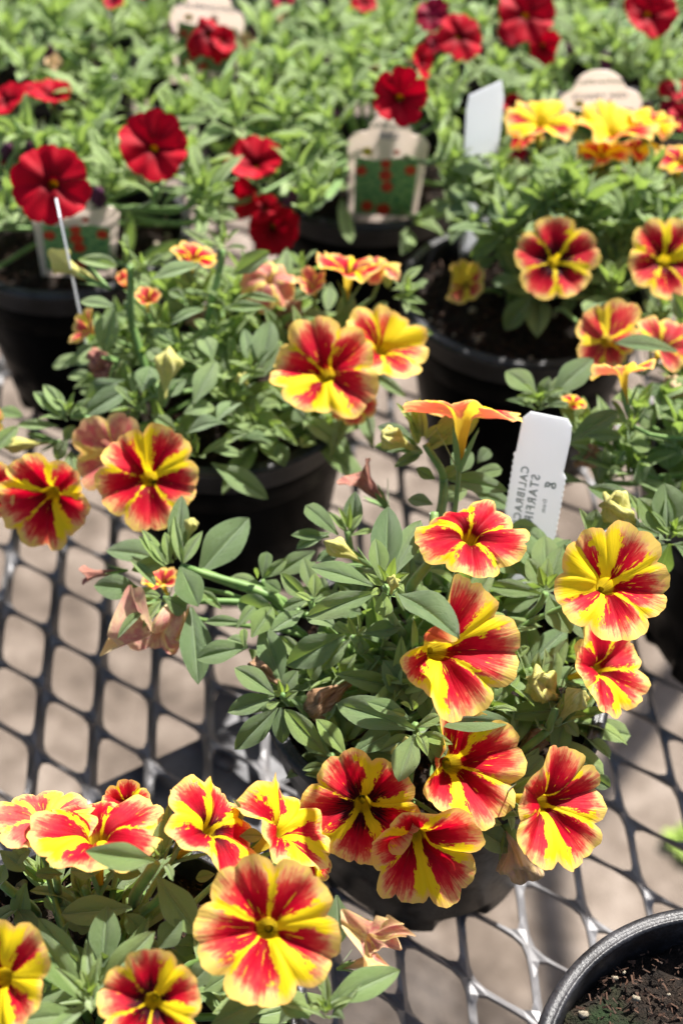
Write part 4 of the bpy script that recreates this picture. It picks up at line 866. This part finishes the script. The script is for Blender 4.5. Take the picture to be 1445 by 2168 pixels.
# ================================================================== bottom left plant
P7 = plant('bottom', 'calibrachoa at the bottom left with large sunlit pink edged striped flowers'); P7['pale'] = .12
leaves(P7, 0, 1500, 2, [
    (655, 645, 362, 605, 118, 13.4, 14.4, .15, 0), (665, 640, 690, 470, 70, 12, 12.8, .1, 0), (700, 640, 715, 400, 56, 11.6, 12.6, 0, 0), (665, 710, 842, 962, 140, 12, 11.2, .15, 0), (560, 845, 248, 870, 122, 11.6, 11.2, .05, 0), (435, 1095, 455, 830, 130, 11.2, 12, 0, 0), (370, 1120, 158, 885, 110, 11, 11.6, .1, 0),
    (360, 1245, 138, 930, 122, 11.6, 12.4, .2, 0), (425, 1175, 657, 940, 120, 11.6, 12.4, .2, 0), (620, 960, 530, 870, 90, 10.8, 11.2, 0, 0), (670, 1015, 770, 895, 110, 11, 11.6, .1, 0), (330, 1295, 75, 1320, 120, 12, 11.8, .2, 0), (400, 930, 320, 920, 70, 10.6, 10.6, .1, 0),
    (895, 1340, 1142, 1212, 120, 11.6, 11.8, .1, 0), (1310, 1310, 1178, 1205, 115, 11.4, 11.8, .15, 0), (790, 1185, 878, 1095, 110, 11, 11.6, 0, 3), (865, 1195, 985, 1115, 90, 10.6, 10.8, .1, 0), (1375, 1255, 1700, 1100, 130, 11.6, 11.6, .15, 0), (1180, 1340, 1290, 1200, 70, 10.4, 11, 0, 0),
    (110, 600, 50, 505, 90, 12, 12.4, 0, 3), (0, 600, 110, 690, 70, 11.6, 11.4, 0, 0), (40, 640, 130, 600, 70, 11.4, 11.8, .1, 0), (0, 740, 20, 660, 70, 11, 11.4, .1, 0), (110, 740, 80, 900, 90, 10.8, 9.8, .1, 0), (1055, 425, 955, 490, 60, 11.8, 11.4, .15, 0), (1015, 540, 1115, 540, 64, 11.6, 11.6, .15, 0), (940, 470, 880, 405, 60, 11.4, 11.8, .05, 0),
    (1015, 430, 990, 385, 24, 11.8, 12.3, .3, 5), (1425, 790, 1440, 1000, 100, 11.2, 10.6, .0, 0), (230, 860, 190, 800, 40, 10.4, 10.8, .1, 0), (620, 900, 640, 840, 70, 10.4, 10.8, 0, 0), (730, 1000, 840, 1010, 80, 10.6, 10.4, 0, 0), (1010, 1200, 900, 1150, 80, 10.2, 10.4, 0, 0), (150, 700, 270, 700, 50, 11, 11, .2, 5), (830, 720, 910, 700, 50, 11, 11.2, .1, 5),
    (300, 690, 430, 680, 80, 11.4, 11.8, .1, 0), (460, 680, 600, 700, 70, 11, 11, .1, 0), (1400, 1240, 1340, 1160, 30, 11.4, 11.8, .4, 5), (1390, 1260, 1445, 1180, 26, 11.4, 11.8, .4, 5), (1380, 1270, 1310, 1250, 26, 11.4, 11.6, .4, 5)], .1)
tip(P7, 190, 2105, .122, .016, 9); tip(P7, 345, 1815, .124, .010, 6); tip(P7, 690, 2140, .117, .012, 8)
fill(P7, 20, .046, .088, .108, .024, 8, .34, .45, dirt=.1)
stem(P7, at(285, 1925, .1), at(330, 1825, .122), .0016, .0014, .3, cdir(.5, .9, 0)); stem(P7, at(300, 1945, .1), at(345, 1890, .116), .0013, .0011, .3, cdir(.5, .9, 0)); stem(P7, at(80, 1940, .09), at(5, 1870, .108), .0013, .0012, .3, cdir(-.7, .7, 0))
stem(P7, at(230, 1960, .088), at(180, 1880, .11), .0011, .0010); stem(P7, at(130, 1940, .088), at(120, 1860, .11), .0012, .001)
F(P7, 566, 1965, 178, (.03, .32), .128, 12, 1.9, .2, cone=24, curl=-14, wave=.06, tubeL=.7, sizes=[1, 1, 1, 1, 1.03], label='largest bright flower, yellow with pink red patches')
F(P7, 322, 2120, 132, (.02, .22), .130, 55, 1.15, 2.2, cone=26, curl=-12, wave=.05)
F(P7, 8, 2070, 152, (-.22, .28), .128, 0, 1.7, .3, cone=28, curl=-12, wave=.08)
F(P7, 206, 1768, 158, (.02, .94), .124, 15, 1.3, .15, cone=6, curl=-16, wave=.07, tubeL=.8, pist=False)
F(P7, 446, 1756, 132, (.66, .62), .122, 35, 1.15, .9, cone=12, curl=-26, wave=.12, tubeL=.9)
F(P7, 592, 1762, 138, (.72, .62), .112, 40, 1.7, .1, cone=22, curl=-20, wave=.12, tubeL=.8)
F(P7, 95, 1738, 122, (.05, .93), .120, 10, 1.2, .1, .2, cone=8, curl=-20, wave=.05)
F(P7, 268, 1702, 56, (.05, .30), .116, 50, .8, .6, small=True)
F(P7, 655, 1812, 66, (.75, .30), .098, 50, 1.3, .2, small=True)
F(P7, 780, 1985, 92, (.62, -.35), .108, 80, 1.7, .1, .75, cone=28, curl=30, wave=.35, tubeL=.8, bends=[(0, -60), (2, 60), (3, -80)], label='wilted orange brown flower twisting shut', pist=False)
for a_, b_, h in [((720, 2050), (800, 2030), .104)]: put_bud(P7, a_, b_, 50, h, h, 'open', M_BUFF, 'withered_flower')

# ================================================================== right edge plant
P8 = plant('rightedge', 'leafy calibrachoa at the right edge with one orange yellow flower seen from the side')
leaves(P8, 722, 450, 2, [(1020, 945, 1195, 945, 60, 12.6, 12.4, 0, 0), (960, 975, 1180, 830, 90, 12.4, 12.8, 0, 0), (1200, 1010, 1150, 1060, 70, 12, 11.6, 0, 0), (1330, 830, 1430, 880, 90, 12.4, 12, 0, 0), (1250, 850, 1330, 900, 90, 12.2, 12, 0, 0), (1260, 1050, 1270, 1150, 120, 11.8, 11, 0, 0), (1380, 950, 1380, 1090, 130, 11.8, 11, 0, 0),
    (1210, 970, 1310, 1000, 80, 12.2, 12, .1, 0), (1360, 730, 1290, 770, 60, 12.6, 12.4, 0, 0), (1445, 790, 1400, 880, 80, 12, 12, .1, 0)], .1)
leaves(P8, 1140, 960, 3.613, [(800, 420, 370, 250, 160, 12.4, 12.8, .1, 0), (960, 620, 760, 330, 190, 12.6, 13.4, .1, 0), (1020, 570, 960, 220, 260, 12.8, 13.8, .1, 0), (950, 640, 700, 540, 100, 12.4, 12, .1, 0), (1000, 690, 910, 950, 160, 12, 10.8, 0, 0), (980, 700, 850, 730, 120, 12.2, 12, 0, 0), (830, 560, 690, 290, 80, 12.6, 13.2, .3, 5),
    (1000, 620, 900, 560, 60, 12.9, 13.3, .6, 5), (1010, 600, 1010, 520, 60, 12.9, 13.6, .6, 5), (1040, 700, 1180, 800, 150, 12.4, 12, .1, 0), (1060, 640, 1200, 500, 150, 12.6, 13.2, .1, 0)], .1)
tip(P8, 1418, 1130, .13, .014, 9); tip(P8, 1335, 900, .128, .012)
P8['pale'] = .12
for x, y, h in [(1400, 645, .112), (1440, 690, .115), (1432, 610, .12), (1385, 690, .11), (1350, 870, .12), (1400, 835, .122), (1440, 905, .12), (1300, 935, .115), (1230, 905, .112), (1270, 1000, .105), (1340, 985, .112), (1400, 770, .118)]: later_shoot(P8, x, y, h, .3, .022, 9, .38, .5, P8.location + Vector((0, 0, .083)))
fill(P8, 30, .056, .092, .126, .026, 9, .36, .5, dirt=.1)
F(P8, 1318, 790, 78, (-.10, .99, .02), .140, 20, 1.6, .1, .1, small=True, tubeL=.9, cone=14, wave=.1)
F(P8, 1212, 855, 30, (.1, .8), .12, 20, 1.0, .1, .0, small=True)
put_bud(P8, (1215, 985), (1262, 958), 40, .11, .112, 'crumpled', M_DRY, 'withered_flower', cal=False)
put_bud(P8, (1410, 800), (1440, 830), 44, .12, .12, 'crumpled', M_BUFF, 'withered_flower', cal=False)

# ================================================================== left edge plant
P9 = plant('leftedge', 'calibrachoa cut off by the left edge, only two striped flowers reaching into view')
fill(P9, 9, .045, .09, .115, .024, 7, .38, .4)
leaves(P9, 0, 0, 1, [(-20, 930, 60, 945, 30, 11, 11, .3, 0), (-20, 960, 40, 900, 34, 11, 11.4, .2, 0), (-10, 870, 50, 880, 34, 11, 11, .2, 0)], 0)
F(P9, -30, 1040, 78, (.0, .1), .110, 0, 1.0, .2, small=True); F(P9, -38, 895, 52, (.1, .1), .112, 0, 1.6, .2, small=True)

# ================================================================== yellow plant at the back right
PB = plant('backyellow', 'calibrachoa with yellow orange flowers facing the sky in front of a round headed cream tag')
PB['pale'] = .2; fill(PB, 26, .062, .095, .135, .025, 8, .34, .8)
BF = [flower_mesh(900 + k, na=12, nr=8, cone=16 + 4 * k, curl=-16, wave=.12) for k in range(3)]
for x, y, r, n, h, yl in [(1143, 262, 80, (0, .66), .142, 2.2), (1295, 285, 98, (.05, .80), .140, 2.8), (1272, 330, 62, (-.1, .7), .135, 2.6), (1378, 262, 60, (.2, .75), .140, 2.2), (1440, 345, 62, (.1, .7), .135, 1.2), (1345, 318, 50, (0, .8), .13, 1.4), (1110, 290, 44, (-.4, .5), .13, .8)]:
    F(PB, x, y, r, n, h, random.uniform(0, 72), yl, .1, .0, me=BF[int(x) % 3], small=True)
PF = plant('farright', 'calibrachoa behind the right edge, mostly bluish green leaves')
fill(PF, 16, .055, .09, .125, .026, 9, .36, .6)

# ================================================================== red plants behind
KR = 'red calibrachoa plants behind'
REDM = [flower_mesh(700 + k, na=14, nr=9, cone=12 + 5 * k, curl=-14, wave=.06, notch=.10, mat=M_RED) for k in range(4)]
def redplant(key, label, n, rad=.061, zt=.134, L=.029, ww=.27):
    p = plant(key, label, KR); p['pale'] = .34; fill(p, n, rad, .094, zt, L, 10, ww, .9, dirt=0); return p
RL = redplant('redleft', 'calibrachoa with two round deep red flowers above a picture tag at the left', 22)
RM = redplant('redmid', 'calibrachoa with a pointed red flower in front of its picture tag, behind the centre', 26)
others = [('d0', 'light green calibrachoa at the upper left edge beside a crumpled red flower'), ('d1', 'light green calibrachoa at the upper left, thick with narrow leaves and few buds'), ('d2', 'light green calibrachoa with a drooping red flower before a white tag, top left of centre'),
          ('d3', 'calibrachoa at the top right of centre with a yellow centred red flower turned right'), ('d4', 'calibrachoa at the top right with a large hanging cluster of red flowers'), ('d5', 'calibrachoa at the right edge with red flowers beside the cream tag')]
RP = {'redleft': RL, 'redmid': RM}
for i_, (k, lab) in enumerate(others): RP[k] = redplant(k, lab, 25, zt=.124 + .006 * (i_ % 3), L=.026 + .003 * (i_ % 2))
for k, lab in [('e0', 'calibrachoa in the last row at the far left corner of the bench'), ('e1', 'calibrachoa in the last row behind the white tag at the top'), ('e2', 'calibrachoa in the last row at the top middle'), ('e3', 'calibrachoa in the last row behind the hanging red cluster'), ('e4', 'calibrachoa in the last row at the top right corner')]:
    RP[k] = redplant(k, lab, 12)
leaves(RM, 0, 0, 1, [(410, 390, 492, 464, 34, 11, 9.5, .2, 0)], 0)
def RF(key, x, y, r, n, h, k=0, fade=0.0, **kw):
    F(RP[key], x, y, r, n, h, random.uniform(0, 72), 1, 0, fade, red=True, me=None if kw else REDM[k], **kw)
RF('redleft', 110, 388, 90, (.0, -.05), .150, 0); RF('redleft', 325, 312, 82, (.12, .0), .148, 1)
RF('redmid', 845, 205, 74, (-.05, -.12), .160, 2, notch=.22, na=14, nr=9, cone=30)
RF('redmid', 540, 348, 74, (0, .45), .128, 3); RF('redmid', 578, 482, 62, (.1, -.3), .10, 1); RF('redmid', 532, 415, 56, (-.8, -.2), .112, 3); RF('redmid', 885, 130, 46, (.85, -.1), .150, 3); RF('redmid', 560, 440, 36, (-.3, .2), .112, 0)
RF('d0', 112, 205, 52, (.1, .6), .135, 3); RF('d0', 15, 215, 48, (-.2, .5), .135, 1); RF('d0', 5, 335, 28, (-.2, .5), .125, 1); RF('d0', 75, 190, 30, (.1, .6), .13, 0)
RF('d2', 440, 70, 62, (0, .35), .145, 3, na=14, nr=9, cone=-20, curl=-50, wave=.2); RF('d2', 470, 85, 36, (.6, 0), .145, 3)
RF('d3', 972, 78, 56, (.35, .05), .145, 0); RF('d3', 915, 35, 42, (-.2, .2), .140, 1, .5); RF('d3', 920, 95, 30, (-.2, .4), .13, 2, .3)
RF('d4', 1112, 30, 70, (.0, .05), .145, 1); RF('d4', 1150, 98, 46, (.3, -.5), .13, 3); RF('d4', 1090, 62, 40, (-.3, .1), .13, 0, .2)
RF('d4', 1372, 28, 62, (.05, .0), .150, 2); RF('d5', 1425, 190, 36, (0, .5), .13, 0); RF('d5', 1442, 250, 34, (-.1, .2), .13, 1); RF('d5', 1415, 235, 26, (-.1, .2), .125, 1, .3)
RF('backyellow' if False else 'd3', 1085, 222, 28, (.1, .2), .12, 0); RF('d3', 1090, 318, 26, (.1, .0), .10, 0, .3); RF('d2', 770, 5, 30, (.1, .4), .12, 0); RF('d1', 240, 5, 26, (.1, .4), .14, 2, .2); RF('d2', 600, 5, 26, (0, .4), .14, 2, .4); RF('e1', 300, -20, 30, (0, .4), .14, 2)
for key, x, y, w_ in [('d1', 185, 74, 26), ('d2', 356, 50, 26), ('d2', 541, 48, 24), ('redmid', 692, 228, 30), ('redleft', 14, 305, 34), ('redmid', 455, 368, 30), ('redmid', 622, 398, 30), ('redleft', 205, 398, 34), ('d4', 1195, 92, 26), ('d4', 1278, 112, 30), ('d3', 1065, 95, 24), ('d1', 105, 95, 26), ('d2', 405, 188, 28), ('redmid', 455, 22, 20), ('d5', 1370, 215, 24), ('redleft', 60, 300, 22)]:
    put_bud(RP[key], (x + random.uniform(-14, 14), y + 36), (x, y), w_, .122, .134, 'oval', M_BUDP)
for key, x, y in [('d1', 110, 120), ('d2', 520, 80), ('d2', 590, 20), ('redmid', 790, 130)]:
    put_bud(RP[key], (x + 8, y + 50), (x, y), 34, .118, .134, 'open', M_BUFF, 'withered_flower')
# loose foliage over the gaps between the rear pots
for key, pts in {'redleft': [(425, 440), (408, 412), (60, 270), (170, 300), (220, 240), (300, 210), (400, 330), (430, 400), (20, 420), (250, 350), (30, 250), (360, 250), (200, 190), (390, 240), (330, 400)], 'redmid': [(455, 405), (600, 240), (500, 250), (680, 330), (650, 420), (740, 200), (800, 110), (930, 240), (920, 160), (560, 200), (700, 260), (620, 350), (940, 310), (680, 400), (450, 220), (760, 420), (900, 350)],
                 'd1': [(60, 130), (180, 110), (260, 150), (120, 40), (230, 60), (20, 60), (320, 140)], 'd2': [(420, 190), (520, 150), (600, 110), (360, 120), (660, 160), (560, 50), (690, 60), (320, 40)], 'd3': [(760, 60), (820, 40), (870, 90), (960, 190), (1040, 160), (1020, 60), (740, 120)], 'd4': [(1180, 150), (1230, 60), (1290, 80), (1130, 180), (1060, 140), (1330, 130), (1410, 130)]}.items():
    for x, y in pts:
        later_shoot(RP[key], x, y, random.uniform(.125, .14), .35, .027, 10, .28, .8, RP[key].location + Vector((0, 0, .085)))

for f, a, k in LATER: f(*a, **k)

# ------------------------------------------------------------------ tags
def text(parent, body, size, M, mat, name='lettering', xs=1.0, al='CENTER'):
    cu = bpy.data.curves.new('t', 'FONT'); cu.body = body; cu.size = size; cu.align_x = al; cu.extrude = .00004; cu.space_character = xs; cu.offset = size * .018
    to = bpy.data.objects.new('t', cu); col.objects.link(to); dg = bpy.context.evaluated_depsgraph_get(); me = bpy.data.meshes.new_from_object(to.evaluated_get(dg)); bpy.data.objects.remove(to)
    me.materials.clear(); me.materials.append(mat); return obj(name, me, parent, M)
def plate(name, parent, pts, th, mat, M=Matrix()):
    n = len(pts); vs = [(x, y, 0) for x, y in pts] + [(x, y, -th) for x, y in pts]; fs = [tuple(range(n)), tuple(range(2 * n - 1, n - 1, -1))]
    for i in range(n): fs.append((i, i + n, (i + 1) % n + n, (i + 1) % n))
    return obj(name, mesh(name, vs, fs, mat, False), parent, M)
def tagframe(B, T, side_hint, ):
    """B bottom centre, T top centre; local y up the tag, x across, z to the viewer"""
    Y = (T - B).normalized(); X = side_hint - Y * side_hint.dot(Y); X.normalize(); Z = X.cross(Y); M = Matrix((X, Y, Z)).transposed().to_4x4(); M.translation = Vector((0, 0, 0)); return M
# 1 the white tag behind the centre plant
T = at(1160, 880, .150); B = Vector((T.x - .006, T.y - .004, .074))
B = at(1090, 1290, .083)
tg = thing('plant_tag', B, 'white plastic tag with mirrored lettering showing through, behind the centre foreground plant', 'plant tag')
Mx = tagframe(B, T, RIGHT * .92 - UP * .48 + BACK * .1); H = (T - B).length; q = H
hw = .0086
pts = [(-hw, -.01)]; 
zig = lambda sx, y0, y1, n: [((sx * (hw - (.0003 if i % 2 else 0))), y0 + (y1 - y0) * i / n) for i in range(n + 1)]
pts = zig(1, -.01, H * .72, 60) + [(hw - .0012, H * .745), (hw - .0008, H * .90), (hw - .0012, H * .97), (hw - .0028, H * 1.0), (-hw + .0030, H * 1.0), (-hw + .0010, H * .965), (-hw + .0006, H * .80), (-hw, H * .79)] + zig(-1, H * .785, -.01, 60)
plate('tag_blade', tg, pts, .0007, M_WHITE, Mx)
mir = Matrix(((0, -1, 0, 0), (-1, 0, 0, 0), (0, 0, 1, 0), (0, 0, 0, 1)))   # turned a quarter and mirrored: lettering on the far side showing through
def ttext(body, x, y, size):
    text(tg, body, size, Mx @ Matrix.Translation((x, y, .00006)) @ mir, M_INK, xs=1.25, al='LEFT')
ttext('CALIBRACHOA', -.0032, H * .74, .0034); ttext('STARFIRE', .0006, H * .71, .0038); ttext('g', .0048, H * .69, .0050); ttext('from', .0040, H * .60, .0020); ttext('HM', .0036, H * .40, .0022)

def photo_tag(B, T, hint, hw, label, shape, words, pic=True):
    t = thing('plant_tag', B, label, 'plant tag'); M = tagframe(B, T, hint); H = (T - B).length
    if shape == 'arch': pts = [(hw * .86, -.004), (hw, H * .72), (hw * .84, H * .80)] + [(hw * .52 * math.cos(a), H * .82 + (H * .17) * math.sin(a)) for a in [math.pi * i / 12 for i in range(13)]] + [(-hw * .84, H * .80), (-hw, H * .72), (-hw * .86, -.004)]
    elif shape == 'round': pts = [(hw * .9, -.012), (hw, H * .62), (hw * .9, H * .72), (hw * .62, H * .78)] + [(hw * .60 * math.cos(a), H * .78 + (H * .20) * math.sin(a)) for a in [math.pi * i / 14 for i in range(1, 14)]] + [(-hw * .62, H * .78), (-hw * .9, H * .72), (-hw, H * .62), (-hw * .9, -.012)]
    else: pts = [(hw * .8, -.012), (hw, H * .9), (hw * .8, H), (-hw * .9, H * .94), (-hw, H * .86), (-hw * .8, -.012)]
    plate('tag_blade', t, pts, .0006, M_CREAM if shape != 'plain' else M_WHITE, M)
    if pic:
        y1 = H * .56
        plate('printed_foliage', t, [(hw * .74, 0), (hw * .78, y1 * .98), (hw * .3, y1 * 1.04), (-hw * .3, y1 * .97), (-hw * .78, y1 * 1.02), (-hw * .72, 0)], .00005, M_PHOTO, M @ Matrix.Translation((0, 0, .00012)))
        for x, y, r, mt in [(-.62, .78, .14, M_PRED), (-.02, .92, .13, M_PRED), (-.0, .72, .16, M_PRED), (.06, .52, .15, M_PRED), (.60, .84, .14, M_PRED), (-.40, .15, .15, M_PRED), (.02, .10, .18, M_PRED), (-.50, 1.12, .12, M_PYEL), (.22, 1.14, .07, M_PRED)]:
            plate('printed_bloom', t, [(x * hw + r * hw * (1 + .1 * math.cos(5 * a)) * math.cos(a), y * y1 + r * hw * (1 + .1 * math.cos(5 * a)) * math.sin(a)) for a in [6.283 * i / 20 for i in range(20)]], .00003, mt, M @ Matrix.Translation((0, 0, .00016)))
    for body, y, s, mt in words: text(t, body, s, M @ Matrix.Translation((0, H * y, .00008)), mt, xs=1.05)
    return t
tb = at(808, 455, .088); tt = at(828, 240, .138)
photo_tag(tb, tt, RIGHT + UP * -.03, .0178, 'cream picture tag printed with red flowers in the middle rear pot under a red flower', 'arch', [('Calibrachoa', .86, .0042, M_INKG), ('RED', .76, .0044, M_INKD)])
tb = at(165, 572, .088); tt = at(158, 400, .132)
photo_tag(tb, tt, RIGHT + UP * .12, .0178, 'cream picture tag in the left rear pot below a round red flower', 'arch', [])
tb = at(1275, 330, .095); tt = at(1265, 145, .148)
photo_tag(tb, tt, RIGHT - UP * .16, .0185, 'cream tag with a rounded head behind the yellow orange flowers at the upper right', 'round', [('Calibrachoa', .84, .0042, M_INKG), ('STARRY RED', .68, .0042, M_INKD)])
tb = at(430, 150, .095); tt = at(445, -30, .150)
photo_tag(tb, tt, RIGHT, .0185, 'whitish tag behind the drooping red flower at the top left', 'round', [('CALIBRACHOA', .74, .0044, M_INKD)])
tb = at(1003, 520, .086); tt = at(1030, 175, .165)
photo_tag(tb, tt, RIGHT + UP * .30, .0078, 'tall blank white tag rising left of the yellow orange flowers', 'plain', [], False)
# the thin marker stake seen edge on
A = at(190, 770, .086); Bq = at(121, 440, .165)
t = thing('marker_stake', A, 'thin silvery white marker stake seen edge on, leaning in the left middle pot', 'plant marker')
Mk = tagframe(A, Bq, (CAM - A.lerp(Bq, .6)).normalized()); Hk = (Bq - A).length
plate('stake_blade', t, [(.005, -.01), (.007, Hk * .9), (.005, Hk), (-.005, Hk), (-.007, Hk * .9), (-.005, -.01)], .0008, M_WHITE, Mk)

# a curl of wire on the bench
